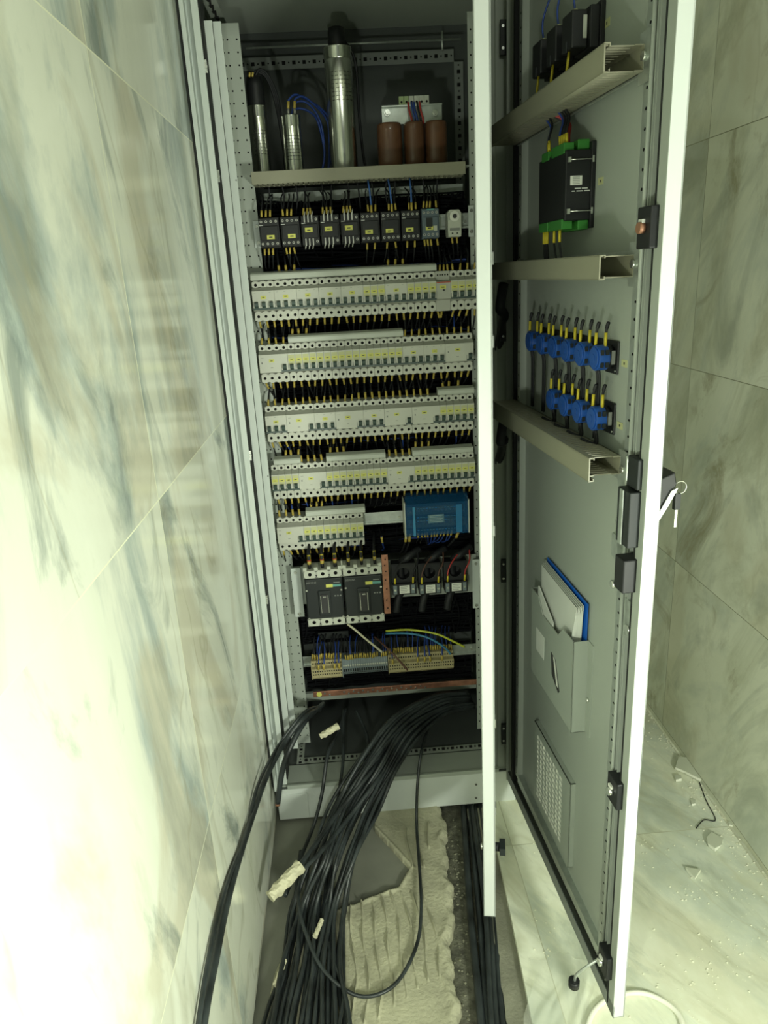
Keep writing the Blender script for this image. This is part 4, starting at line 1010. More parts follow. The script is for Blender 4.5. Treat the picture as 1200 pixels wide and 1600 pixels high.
# ================================================================== CONTACTORS
YC = 1.838
def contactor(px0, px1, py, style, label, mm=blackp, name='contactor'):
    xa = PY(px0, py, YC).x; xb = PY(px1, py, YC).x; W_ = xb-xa; zc = 1.590 + ((1.5 if style != 'relay' else 3))*0.001
    t = thing(name, (xa, YC, zc), label, 'contactor', 'contactors in the upper row')
    b = MB(); b.box(0.0005, W_-0.0005, 0.018, 0.060, -0.034, 0.034, mm); b.box(0.001, W_-0.001, 0.004, 0.018, -0.032, 0.032, mm); b.box(0.004, W_-0.004, 0.0, 0.006, -0.017, 0.014, mm)
    b.build('body', t, bevel=0.0012)
    b = MB(); lx = W_*0.55 if style == 'small' else W_*0.42
    b.box(lx-0.009, lx+0.009, -0.0008, 0.0, -0.015 if style != 'cap' else -0.004, -0.006 if style != 'cap' else 0.006, label_y); b.box(lx-0.004, lx+0.004, -0.001, -0.0008, -0.012 if style != 'cap' else -0.0005, -0.0095 if style != 'cap' else 0.0015, ink); b.build('label_sticker', t)
    for s_ in (1, -1):
        for i in range(4 if W_ > 0.035 else 3):
            if style == 'cap' and i < 3:
                x = W_*0.22+i*W_*0.2
                b = MB(); b.box(x-0.0014, x+0.0014, 0.0, 0.004, s_*0.026-0.008, s_*0.026+0.008, ferr); b.tube([(x, 0.002, s_*0.030), (x+0.003*s_, 0.004, s_*0.042)], 0.0016, ferr, 6); b.build('terminal_tab', t)
            else:
                x = W_*(0.14+i*0.235)
                MB().cyl((x, 0.004, s_*0.024 if s_ > 0 else -0.025), (0, -1, 0), 0.0030, 0.0015, ferr, 9).cyl((x, 0.0025, s_*0.024 if s_ > 0 else -0.025), (0, -1, 0), 0.0016, 0.0003, ink, 6).build('terminal_screw', t)
    if style == 'relay':
        b = MB(); b.box(W_*0.24, W_*0.60, -0.001, 0, -0.008, 0.012, darkgrey); b.box(W_*0.66, W_*0.84, -0.002, 0, -0.017, -0.006, plast_w); b.box(W_*0.3, W_*0.7, 0.0033, 0.004, 0.029, 0.032, tealc); b.build('window', t)
    else:
        b = MB(); b.box(0.002, 0.011, 0.0035, 0.004, 0.0155, 0.0168, inkw); b.build('print', t)
    # sleeved leads
    n = 3
    for s_ in (1, -1):
        if style == 'cap' and s_ < 0: xs2 = []
        else: xs2 = [W_*(0.18+i*0.2) for i in range(3)]
        if style == 'single': xs2 = [W_*0.45, W_*0.80] if s_ > 0 else [W_*0.3, W_*0.70]
        if style == 'relay': xs2 = [W_*0.14, W_*0.32, W_*0.5, W_*0.86]
        for i, x in enumerate(xs2):
            put_wire(s_ < 0, (xa+x, YC+0.012, zc+s_*0.0345), 'black wire with yellow sleeve entering a contactor %s' % ('from above' if s_ > 0 else 'from below'), 'wires %s the contactor row' % ('above' if s_ > 0 else 'below'), tilt=random.uniform(-.03, .03)*1.0, scale=0.92)
    return t
contactor(404, 437, 360, 'small', 'black contactor at the left end of the contactor row')
contactor(438, 469, 358, 'small', 'black contactor, second from the left in the contactor row')
contactor(470, 499, 355, 'cap', 'black capacitor contactor with silver tabs, third from the left')
contactor(500, 531, 353, 'cap', 'black capacitor contactor with silver tabs, fourth from the left')
contactor(532, 562, 351, 'cap', 'black capacitor contactor with silver tabs, fifth from the left')
contactor(563, 594, 349, 'single', 'black contactor under the left blue wire')
contactor(595, 626, 347, 'single', 'black contactor under the middle blue wire')
contactor(627, 657, 346, 'single', 'black contactor under the right blue wire')
contactor(659, 687, 344, 'relay', 'blue-grey auxiliary contactor beside the thermostat', bgrey, 'auxiliary_contactor')
for i, (a, c) in enumerate((((574, 276), (580, 322)), ((606, 278), (612, 320)), ((640, 278), (643, 318)))):
    p0 = PY(a[0], a[1], 1.86); p1 = PY(c[0], c[1], 1.845)
    wire_obj([p0, (p0+p1)/2 + Vector((0.001, 0, 0)), p1], 0.0021, mat('pale_blue_wire', (0.05, 0.14, 0.42), 0.4), 'bright blue wire running down from the shelf to a contactor, %s of three' % ('left', 'middle', 'right')[i], group='blue contactor wires',
             sl=[(p1 + Vector((0, 0, 0.002)), p1 - Vector((0, 0, 0.018)))], slm=sleeve, slr=0.0028)
for i in range(14):
    x = -0.155 + i*0.031 + random.uniform(-.006, .006)
    wire_obj(catmull([(x, 1.895, 1.697), (x+random.uniform(-.004, .004), 1.90, 1.67), (x+random.uniform(-.006, .006), 1.905, 1.632)], 3), 0.0021, wire_k, 'black wire hanging from the slots of the shelf duct', group='black wires under the shelf duct')
# thermostat
xa = PY(700, 350, 1.845).x; xb = PY(721, 350, 1.845).x; W_ = xb-xa
t = thing('thermostat', (xa, 1.845, 1.590), 'small cream thermostat with a round dial right of the contactors', 'thermostat')
b = MB(); b.prism([(0.001, -0.030), (W_-0.001, -0.030), (W_, -0.02), (W_, 0.024), (W_-0.005, 0.031), (0.005, 0.031), (0, 0.024), (0, -0.02)], 'y', 0.0, 0.045, plast_w); b.build('housing', t, bevel=0.0012)
b = MB(); b.cyl((W_/2, 0, 0.016), (0, -1, 0), 0.0115, 0.001, label_w, 24); b.cyl((W_/2, -0.001, 0.016), (0, -1, 0), 0.0050, 0.004, ink, 16); b.box(W_/2-0.0145, W_/2-0.0125, -0.001, 0, 0.008, 0.024, ink); b.build('dial', t)
b = MB(); b.box(0.004, W_-0.004, -0.0006, 0, -0.016, -0.010, inkg); b.cyl((W_*0.32, 0, -0.022), (0, -1, 0), 0.0022, 0.0005, ink, 8); b.cyl((W_*0.68, 0, -0.022), (0, -1, 0), 0.0022, 0.0005, ink, 8); b.build('terminals', t)
for dx in (0.32, 0.68): put_wire(True, (xa+W_*dx, 1.855, 1.560), 'thin sleeved wire leaving the bottom of the thermostat', 'thermostat wires', tilt=0, scale=0.85)

# ================================================================== DISTRIBUTION BLOCK
t = thing('distribution_block', (0.218, 1.82, 0.855), 'clear blue plastic covered distribution block right of the bottom breakers', 'distribution block')
b = MB(); b.box(-0.086, 0.086, 0.0, 0.004, -0.046, 0.046, bluec); b.box(-0.086, 0.086, 0.0, 0.06, 0.044, 0.046, bluec); b.prism([(0.0, 0.046), (0.02, 0.060), (0.06, 0.060), (0.06, 0.046)], 'x', -0.084, 0.084, bluec); b.build('cover', t)
b = MB(); b.box(-0.089, -0.086, -0.001, 0.06, -0.052, 0.050, plast_w); b.box(0.083, 0.086, -0.001, 0.06, -0.046, 0.048, plast_w); b.build('end_plate', t)
b = MB(); b.box(-0.078, 0.078, 0.02, 0.045, -0.030, -0.006, mat('brass_bar', (0.25, 0.30, 0.22), 0.4, 0.4)); b.box(-0.078, 0.078, 0.025, 0.050, 0.006, 0.028, M['brass_bar'])
for i in range(14): b.cyl((-0.070+i*0.0108, 0.020, -0.018), (0, -1, 0), 0.0032, 0.003, zinc, 8); b.cyl((-0.070+i*0.0108, 0.025, 0.017), (0, -1, 0), 0.0032, 0.003, zinc, 8)
b.build('terminal_bar', t)
b = MB(); b.box(0.050, 0.066, -0.002, 0.0, -0.042, 0.036, mat('mid_blue_rib', (0.02, 0.16, 0.34), 0.3)); b.build('cover_rib', t)
b = MB(); b.box(-0.066, -0.060, -0.002, 0.0, -0.046, 0.036, mat('light_blue_rib', (0.05, 0.24, 0.42), 0.3)); b.build('cover_rib', t)
b = MB(); b.box(-0.026, 0.018, -0.0006, 0.0, -0.012, 0.012, mat('faded_blue_label', (0.06, 0.15, 0.20), 0.5))
for i in range(5): b.box(-0.022, 0.014-0.004*(i % 2), -0.0009, -0.0006, 0.008-i*0.0042, 0.0092-i*0.0042, mat('pale_print', (0.4, 0.5, 0.5), 0.5))
b.build('rating_label', t)
for zz in (0.030, 0.005, -0.005, -0.031):
    b = MB()
    for i in range(13): b.box(-0.055+i*0.0082, -0.0495+i*0.0082, -0.0008, 0.0, zz, zz+0.0016, M['faded_blue_label'] if i % 3 else M['mid_blue_rib'])
    b.build('cover_slots', t)
for i, px in enumerate((635, 641, 654, 660, 664, 668, 675, 679, 685, 691, 696, 701, 707, 718)):
    p = PY(px, 836, 1.835)
    big = px in (635, 641, 718)
    put_wire(True, (p.x, 1.838, 0.812), 'sleeved wire leaving the bottom of the blue distribution block', 'wires below the distribution block', blue_=not big and i > 4, tilt=0.25 if i > 7 else 0.0, scale=1.5 if big else 0.95)
put_wire(True, (PY(597, 850, 1.85).x, 1.86, 0.800), 'blue wire with a yellow sleeve hanging above the copper bar', 'wire above the copper bar', blue_=True, tilt=0, scale=1.2)
# ================================================================== MOUNTING PLATE, BREAKERS, TRANSFORMERS
t = thing('mounting_plate', (0.07, 1.885, 0.66), 'pale sheet metal plate behind the moulded case breakers and current transformers', 'mounting plate')
b = MB(); b.box(-0.255, 0.262, 0, 0.002, -0.058, 0.058, paint_d); b.build('plate', t)
for (x0, x1, z0, z1) in ((PY(455, 900, 1.87).x, PY(470, 900, 1.87).x, PY(462, 964, 1.87).z, PY(458, 888, 1.87).z), (0.318, 0.338, PY(742, 945, 1.89).z, PY(738, 870, 1.89).z)):
    yb = 1.868-1.885; 
    br = MB().box(x0-0.07, x1-0.07, yb, yb+0.0025, z0-0.66, z1-0.66, paint_f).build('bracket', t, bevel=0.0006)
    for zz in (z0+0.010, z1-0.012): MB().cyl(((x0+x1)/2-0.07, yb, zz-0.66), (0, -1, 0), 0.0045, 0.0035, zinc, 6).build('bolt', br)
def mccb(pxa, pxb, label, dz):
    Y0 = 1.812; xa = PY(pxa, 930, Y0).x; xb = PY(pxb, 930, Y0).x; W_ = xb-xa; H2 = 0.081
    t = thing('moulded_case_breaker', (xa, Y0, 0.652+dz), label, 'circuit breaker', 'moulded case breakers')
    b = MB(); b.box(0.001, W_-0.001, 0.002, 0.07, -0.062, 0.062, darkgrey); b.box(0.003, W_-0.003, -0.004, 0.004, -0.060, 0.058, darkgrey); b.box(W_*0.34, W_*0.66, -0.009, -0.004, -0.050, 0.024, darkgrey); b.build('body', t, bevel=0.0018)
    for s_, (z0, z1) in ((1, (0.060, 0.082)), (-1, (-0.084, -0.062))):
        mb = MB(); fn = lambda u, v, d: (u, d, v); zc = (z0+z1)/2
        for i in range(3): mb.holed(W_*i/3, W_*(i+1)/3, z0, z1, W_*(i+.5)/3, zc, 0.0052, 0.0052, fn, plast_w, 12, hole, 0.010)
        mb.box(0, W_, 0.0105, 0.06, z0, z1, plast_w); mb.box(0, 0.001, 0, 0.0105, z0, z1, plast_w); mb.box(W_-0.001, W_, 0, 0.0105, z0, z1, plast_w); mb.box(0, W_, 0.0002, 0.0105, z0, z0+0.001, plast_w); mb.box(0, W_, 0.0002, 0.0105, z1-0.001, z1, plast_w)
        for i in (1, 2): mb.cyl((W_*i/3, 0.0, zc-0.004), (0, -1, 0), 0.0026, 0.0004, ink, 8); mb.box(W_*i/3-0.0006, W_*i/3+0.0006, -0.0003, 0, z0, z1, inkg)
        if s_ > 0:
            for i in range(4): mb.box(W_*i/3-0.005+0.005*(i == 0)-0.005*(i == 3), W_*i/3+0.005+0.005*(i == 0)-0.005*(i == 3), 0.0, 0.03, z1, z1+0.009, plast_w)
        mb.build('terminal_cover', t)
    b = MB(); b.box(W_*0.41, W_*0.585, -0.012, -0.009, -0.042, 0.014, ink); tg = b.build('toggle', t, bevel=0.001)
    b = MB(); b.box(W_*0.395, W_*0.41, -0.0125, -0.009, -0.040, 0.012, zinc); b.box(W_*0.585, W_*0.60, -0.0125, -0.009, -0.040, 0.012, zinc); b.box(W_*0.46, W_*0.54, -0.0125, -0.012, 0.006, 0.009, zinc); b.build('toggle_frame', tg)
    b = MB(); b.box(W_*0.56, W_*0.74, -0.0048, -0.004, 0.032, 0.041, label_y); b.build('label_sticker', t)
    MB().box(W_*0.74, W_*0.95, -0.0046, -0.004, 0.033, 0.040, tealc).build('teal_strip', t)
    b = MB(); b.box(W_*0.76, W_*0.92, -0.0046, -0.004, 0.044, 0.0465, inkg)
    for i in range(3): b.box(W_*(0.76+i*0.07), W_*(0.80+i*0.07), -0.0046, -0.004, 0.004, 0.0075, inkg)
    b.build('print', t)
    for (fx, fz) in ((0.05, 0.026), (0.95, 0.022), (0.05, -0.058), (0.95, -0.058)): MB().cyl((W_*fx, -0.004, fz), (0, -1, 0), 0.0028, 0.0008, zinc, 8).build('screw', t)
    lettering('SIEMENS', 0.0075, 'lettering', t, Matrix.Translation((0.005, -0.0044, 0.046)) @ FACE, inkg)
    return t, xa, W_
m1 = mccb(477, 537, 'left black moulded case breaker with a white terminal strip', -0.001)
m2 = mccb(538, 599, 'right black moulded case breaker beside the copper bar', -0.001)
for (tt, xa, W_), sz in ((m1, 1.0), (m2, 0.8)):
    for i in range(3):
        x = xa+W_*(i+.5)/3; z = 0.742
        o = MB().tube(catmull([(x, 1.83, z-0.008), (x, 1.83, z+0.026), (x, 1.838, z+0.036), (x+0.002, 1.865, z+0.045), (x+0.004, 1.92, z+0.05)], 4), 0.0048*sz, wire_k, 8).build('feed_cable')
        tag(o, 'thick black feed cable into the top of the %s moulded case breaker' % ('left' if sz == 1 else 'right'), 'cable', 'feed cables of the %s case breaker' % ('left' if sz == 1 else 'right'))
        MB().tube([(x, 1.83, z+0.004), (x, 1.83, z+0.014)], 0.0056*sz, sleeve, 9).build('marker_sleeve', o)
        MB().tube([(x, 1.83, z+0.016), (x, 1.831, z+0.031)], 0.0050*sz, sleeve_b, 9).build('marker_sleeve', o)
        if sz == 1: MB().tube([(x, 1.83, z+0.0138), (x, 1.83, z+0.0165)], 0.0058, redm, 9).build('red_ring', o)
o = MB().box(-0.005, 0.005, 1.815, 1.83, 0.0, 0.022, zinc).build('phase_barrier'); o.location = (m2[1]-0.001, 0, 0.733); tag(o, 'thin grey barrier between the two moulded case breakers', 'barrier'); o.scale = (0.35, 1, 1)
# upright copper bar
p0 = PY(596, 866, 1.815); p1 = PY(611, 960, 1.815)
t = thing('copper_busbar', (0.070, 1.815, 0.675), 'vertical copper bar with screw holes right of the case breakers', 'busbar')
b = MB(); b.box(-0.009, 0.009, 0, 0.004, -0.088, 0.088, copper); b.build('bar', t, bevel=0.0008)
b = MB()
for i, z in enumerate((0.075, 0.058, 0.040, 0.015, -0.012, -0.045, -0.070)): b.cyl((0.001*((-1)**i), 0, z), (0, -1, 0), 0.0040, 0.0016, copper, 10); b.cyl((0.001*((-1)**i), -0.0016, z), (0, -1, 0), 0.0022, 0.0004, hole, 8)
b.build('screws', t)
# current transformers
for i, (pa, pb, py) in enumerate(((613, 651, 921), (655, 690, 920), (695, 731, 917))):
    Y0 = 1.825; xa = PY(pa, py, Y0).x; xb = PY(pb, py, Y0).x; W_ = xb-xa; zc = PY((pa+pb)/2, py, Y0).z
    t = thing('current_transformer', (xa, Y0, zc), 'black current transformer with a white label, %s of three' % ('left', 'middle', 'right')[i], 'current transformer', 'current transformers on the plate')
    b = MB(); n = 16; R0 = W_*0.26
    b.box(0, W_, 0, 0.045, -0.016, 0.016, blackp)
    fn = lambda u, v, d: (u, 0.012+d, v)
    b.holed(0.002, W_-0.002, 0.016, 0.070, W_/2, 0.042, R0, R0, fn, blackp, 16, blackp, 0.03)
    b.box(0.0, 0.003, 0.012, 0.045, 0.016, 0.070, blackp); b.box(W_-0.003, W_, 0.012, 0.045, 0.016, 0.070, blackp); b.box(0, W_, 0.012, 0.045, 0.068, 0.072, blackp)
    b.build('core_housing', t, bevel=0.001)
    b = MB(); b.box(W_*0.30, W_*0.72, -0.0006, 0, -0.012, 0.012, label_w)
    for k in range(4): b.box(W_*0.34, W_*(0.66-0.06*(k % 2)), -0.0008, -0.0006, 0.007-k*0.005, 0.0085-k*0.005, inkg)
    b.build('rating_label', t)
    for fx in (0.12, 0.86): MB().box(W_*fx-0.005, W_*fx+0.005, -0.001, 0.0, -0.013, 0.013, greyt).cyl((W_*fx, -0.001, 0), (0, -1, 0), 0.0035, 0.0015, zinc, 8).build('terminal', t)
    for k, fx in enumerate((0.12, 0.86)):
        mm = [wire_k, wire_k, wire_br, wire_br, wire_r, wire_r][i*2+k]
        x = xa+W_*fx
        wire_obj(catmull([(x, 1.822, zc+0.020), (x+0.002, 1.820, zc+0.050), (x+0.016, 1.83, zc+0.075), (x+0.05-0.03*k, 1.86, zc+0.10)], 5), 0.0020, mm, 'thin measuring wire from the %s current transformer' % ('left', 'middle', 'right')[i], group='measuring wires of the %s current transformer' % ('left', 'middle', 'right')[i],
                 sl=[((x, 1.821, zc+0.020), (x+0.001, 1.820, zc+0.038))], slr=0.0028, slm=sleeve_b)
    x = xa+W_*0.42
    o = MB().tube(catmull([(x-0.02, 1.845, zc-0.075), (x-0.012, 1.845, zc-0.035), (x, 1.858, zc-0.01), (x, 1.86, zc+0.06), (x+0.02, 1.85, zc+0.085), (x+0.055, 1.87, zc+0.10)], 6), 0.0105, wire_k, 12).build('main_cable')
    tag(o, 'thick black main cable passing behind the %s current transformer' % ('left', 'middle', 'right')[i], 'cable', 'main cables at the transformers')

# ================================================================== TERMINAL STRIP
def term_block(name, m, w_, tiers):
    mb = MB()
    if tiers == 'big':
        mb.prism([(0.05, -0.032), (0.008, -0.032), (0.0, -0.024), (0.0, -0.010), (-0.004, -0.008), (-0.004, 0.006), (0.010, 0.008), (0.010, 0.026), (0.05, 0.026)], 'x', 0.0002, w_-0.0002, m)
        mb.box(w_*0.25, w_*0.75, -0.0004, 0.0, -0.016, -0.012, hole); mb.box(w_*0.25, w_*0.75, -0.0044, -0.004, -0.004, 0.0005, hole)
        mb.box(w_*0.25, w_*0.75, 0.0096, 0.010, 0.014, 0.019, hole)
    else:
        mb.prism([(0.05, -0.026), (0.012, -0.026), (0.002, -0.012), (0.002, 0.010), (0.012, 0.024), (0.05, 0.024)], 'x', 0.0002, w_-0.0002, m)
        mb.box(w_*0.2, w_*0.8, 0.0010, 0.002, -0.012, -0.003, hole); mb.box(w_*0.2, w_*0.8, 0.0016, 0.002, 0.002, 0.006, inkg); mb.box(w_*0.15, w_*0.85, 0.0010, 0.002, 0.006, 0.010, plast_w)
        mb.box(w_*0.2, w_*0.8, 0.006, 0.008, -0.020, -0.016, ink)
    return mb.build(name)
YT = 1.862
def strip(pxa, pya, pxb, pyb, n, m, tiers, lab, grp):
    a = PY(pxa, pya, YT); c = PY(pxb, pyb, YT); w_ = (c.x-a.x)/n
    proto = term_block('rail_terminal', m, w_, tiers)
    for i in range(n):
        o = proto if i == 0 else copy_tree(proto)
        o.location = (a.x+i*w_, YT, 0.398); tag(o, lab, 'terminal', grp)
    e = MB().prism([(0.05, -0.034), (0.006, -0.034), (-0.003, -0.025), (-0.006, 0.008), (0.008, 0.028), (0.05, 0.028)], 'x', -0.002, 0, m).build('end_stop'); e.location = (a.x, YT, 0.398)
    tag(e, 'thin end plate left of the %s' % grp, 'end plate')
    return a.x, w_
s1 = strip(488, 1050, 535, 1048, 13, beige, 'big', 'slim beige rail terminal in the left beige block of the strip', 'left beige terminals')
s2 = strip(536, 1045, 606, 1040, 20, greyt, 'small', 'slim grey rail terminal in the middle block of the strip', 'middle grey terminals')
s3 = strip(608, 1040, 709, 1035, 28, beige, 'big', 'slim beige rail terminal in the right beige block of the strip', 'right beige terminals')
for (x, w_), n, lb, z, yy in ((s1, 13, 'left beige', 0.424, 1.880), (s2, 20, 'middle grey', 0.420, 1.872), (s3, 28, 'right beige', 0.424, 1.880)):
    for i in range(n):
        if random.random() < 0.1: continue
        put_wire(False, (x+(i+.5)*w_, yy, z+random.uniform(-.001, .004)), 'sleeved wire entering the %s terminals from above' % lb, 'wires above the %s terminals' % lb, blue_=random.random() < 0.35, tilt=random.uniform(-.05, .05), scale=0.9)
for px, py in ((497, 1038), (505, 1037), (522, 1034), (529, 1032), (613, 1028), (652, 1024), (663, 1022), (672, 1021), (690, 1018)):
    p = PY(px, py, 1.852); put_wire(False, (p.x, 1.853, 0.404), 'wire with a long yellow sleeve plugged into the front tier of the terminal strip', 'wires in the front tier of the terminal strip', blue_=True, tilt=0, scale=1.05)
# loose ends above the strip
def pix_wire(seq, r, m, label, name='wire', cat='wire', n=8, sub=6):
    pts = catmull([PY(a, b_, y) for a, b_, y in seq], sub)
    o = MB().tube(pts, r, m, n).build(name); tag(o, label, cat); return o
pix_wire([(603, 986, 1.90), (640, 984, 1.87), (680, 990, 1.85), (704, 1000, 1.845), (726, 1011, 1.845)], 0.0032, wire_gy, 'yellow-green earth wire arching above the terminal strip')
pix_wire([(603, 990, 1.90), (640, 990, 1.87), (670, 997, 1.85), (695, 1012, 1.845), (704, 1022, 1.845)], 0.0032, wire_lb, 'light blue wire arching above the terminal strip')
pix_wire([(585, 995, 1.90), (600, 1008, 1.86), (620, 1028, 1.83), (637, 1047, 1.83)], 0.0028, wire_br, 'dark brown wire hanging over the right beige terminals')
o = pix_wire([(543, 975, 1.84), (556, 985, 1.83), (570, 997, 1.83), (586, 1010, 1.835), (597, 1019, 1.84)], 0.0032, tape, 'twisted strip of masking tape hanging over the terminal strip', 'tape_strip', 'tape')
o = MB().box(-0.045, 0.045, 0, 0.004, -0.010, 0.012, darkgrey).build('name_plate'); o.location = PY(521, 993, 1.93); tag(o, 'dark plate on the back panel above the left terminals', 'plate')
# lower copper earth bar
t = thing('copper_busbar', (0.085, 1.905, 0.291), 'horizontal copper earth bar crossing the bottom of the cabinet', 'busbar')
b = MB(); b.box(-0.250, 0.285, 0, 0.005, -0.009, 0.009, copper); b.build('bar', t, bevel=0.0008)
b = MB()
for i in range(22):
    if i in (2, 3): continue
    b.cyl((-0.215+i*0.0145, 0, 0.003*((-1)**i)), (0, -1, 0), 0.0032, 0.003, zinc, 6)
b.cyl((0.255, 0, 0), (0, -1, 0), 0.004, 0.003, zinc, 6); b.build('screws', t)
b = MB(); b.cyl((-0.232, 0, 0), (0, -1, 0), 0.008, 0.001, label_y, 16); b.build('earth_sticker', t)

# ================================================================== CABLES
def cable_obj(pts, r, label, group=None, m=None, name='power_cable', sub=7, n=10):
    pts = [Vector((max(p.x, XL+0.001+r), p.y, p.z)) for p in catmull(pts, sub)]
    o = MB().tube(pts, r, m or cable, n).build(name); tag(o, label, 'cable', group); return o
random.seed(21)
# bundle from the lower right of the cabinet over the plinth and along the floor
core = [(735, 1093, 1.93), (690, 1100, 1.87), (635, 1135, 1.78), (592, 1195, 1.69), (554, 1265, 1.60), (524, 1340, 1.47), (500, 1420, None), (487, 1510, None), (478, 1600, None)]
NB = 24
for i in range(NB):
    a = (i+0.5)/NB
    lay = i % 3
    pts = []
    spread_end = (a-0.5)*150 + random.uniform(-8, 8)
    for j, (px, py, y) in enumerate(core):
        f = j/(len(core)-1)
        sp = [14, 20, 36, 60, 78, 74, 84, 104, 130][j]
        dx = (a-0.5)*sp + random.uniform(-5, 5)*(0.5+f)
        dyy = (a-0.5)*[26, 30, 34, 24, 10, 0, 0, 0, 0][j]
        if y is None:
            p = PZ(px+dx, py, 0.008 + 0.0115*lay + 0.003*math.sin(i*3+j))
        else:
            p = PF(px+dx, py+dyy, y - 0.012*lay + random.uniform(-.010, .010), 0.010+0.01*lay)
        pts.append(p)
    last = pts[-1]; pts.append(Vector((last.x-0.01+(a-0.5)*0.05, last.y-0.25, last.z))); pts.append(Vector((last.x-0.02+(a-0.5)*0.08, last.y-0.6, last.z)))
    cable_obj(pts, random.uniform(0.0043, 0.0058), 'black power cable in the thick bundle draped over the plinth to the floor', 'cables of the draped bundle')
# straggling cables left of the bundle
def pc(seq, r, label, group=None, m=None, name='power_cable', zf=0.008):
    pts = []
    for s in seq:
        if s[2] == 'x': p = PX(s[0], s[1], s[3])
        elif s[2] is None: p = PZ(s[0], s[1], s[3] if len(s) > 3 else zf)
        else: p = PF(s[0], s[1], s[2])
        pts.append(p)
    return cable_obj(pts, r, label, group, m, name)
c1 = pc([(500, 1108, 1.93), (478, 1118, 1.74), (446, 1158, 1.68), (418, 1210, 'x', -0.272), (396, 1270, 'x', -0.279), (372, 1345, 'x', -0.281), (352, 1420, 'x', -0.281), (336, 1500, 'x', -0.281), (322, 1570, 'x', -0.280), (312, 1640, 'x', -0.279)], 0.0072, 'thick dusty black cable leaning along the left wall')
pc([(500, 1104, 1.94), (474, 1114, 1.74), (432, 1170, 1.66), (402, 1230, 'x', -0.280), (385, 1300, 'x', -0.283), (358, 1370, 'x', -0.284), (338, 1440, 'x', -0.284), (322, 1520, 'x', -0.283), (310, 1600, 'x', -0.282), (303, 1650, 'x', -0.282)], 0.0042, 'thin black cable running beside the thick one on the left wall')
c2 = pc([(505, 1100, 1.94), (478, 1125, 1.76), (455, 1165, 1.69), (441, 1205, 1.67), (434, 1255, 1.65)], 0.0078, 'thick black cable with a bare cut copper end above the floor')
e = PY(434, 1255, 1.65); mbx = MB(); mbx.tube([e + Vector((0, 0, 0.002)), e - Vector((0.0005, 0.002, 0.006))], 0.0068, orange, 10); cc = mbx.build('copper_end', c2)
pc([(540, 1108, 1.93), (530, 1140, 1.86), (512, 1180, 1.74), (503, 1240, 1.68), (490, 1290, 1.64), (470, 1340, 1.56), (446, 1400, 1.46)], 0.0052, 'black cable dropping straight behind the hanging tape piece', zf=0.01)
pc([(536, 1110, 1.92), (536, 1150, 1.84), (536, 1190, 1.76), (530, 1235, 1.69), (520, 1290, 1.62), (512, 1350, 1.5), (506, 1420, None)], 0.0045, 'thin black cable hanging vertically left of the bundle')
pc([(556, 1110, 1.92), (570, 1140, 1.86), (575, 1170, 1.78), (560, 1220, 1.68), (535, 1280, 1.62), (500, 1350, 1.50), (478, 1420, None), (462, 1500, None), (455, 1600, None), (450, 1680, None)], 0.0050, 'black cable curving left under the bundle', )
# cable ends wrapped in tape
c3 = pc([(620, 1150, 1.84), (584, 1200, 1.66), (532, 1265, 1.56), (492, 1320, 1.45), (462, 1360, 1.37)], 0.0058, 'black cable whose end is wrapped in the long masking tape piece', 'taped cables')
c4 = pc([(630, 1160, 1.84), (594, 1212, 1.65), (547, 1275, 1.55), (502, 1330, 1.44), (464, 1366, 1.37)], 0.0058, 'black cable whose end is wrapped in the long masking tape piece', 'taped cables')
def tape_wrap(a, c, r, label):
    a = Vector(a); c = Vector(c); mb = MB(); n = 14; k = 12; vv = []; d = (c-a).normalized(); t_ = d.orthogonal().normalized(); b_ = d.cross(t_)
    for i in range(n+1):
        f = i/n; rr = r*(0.96+0.05*math.sin(i*1.9))*(1.0 if f < 0.85 else 1.12)
        for q in range(k):
            an = 2*math.pi*q/k; j = 1+0.10*math.sin(q*2.3+i*1.3); sq = 0.72 if f > 0.8 else 0.9
            vv.append(a+(c-a)*f + (t_*math.cos(an)*sq + b_*math.sin(an))*rr*j)
    mb.add(vv, [(i*k+q, i*k+(q+1) % k, (i+1)*k+(q+1) % k, (i+1)*k+q) for i in range(n) for q in range(k)], tape, False)
    mb.add(vv, [tuple(range(k))[::-1], tuple(range(n*k, (n+1)*k))], tape)
    o = mb.build('masking_tape_wrap'); tag(o, label, 'tape'); return o
tape_wrap(PY(470, 1352, 1.375), PY(422, 1402, 1.315), 0.0175, 'long crumpled masking tape wrap on the cable ends near the left wall')
tape_wrap(PY(529, 1134, 1.74), PY(500, 1151, 1.72), 0.0105, 'short masking tape flag on a cable inside the cabinet bottom')
tape_wrap(PZ(503, 1437, 0.045), PZ(492, 1464, 0.045), 0.0055, 'small masking tape band around a cable in the bundle')
# loop cable
pc([(668, 1140, 1.84), (658, 1175, 1.74), (652, 1230, 1.69), (651, 1290, 1.655), (655, 1350, 1.50), (658, 1420, None, 0.016), (650, 1480, None, 0.014), (615, 1540, None, 0.014), (560, 1556, None, 0.016), (505, 1515, None, 0.045), (475, 1450, None, 0.06), (466, 1400, None, 0.07), (474, 1360, 1.48), (495, 1310, 1.56)], 0.0042, 'single black cable hanging in a wide loop down to the mortar')
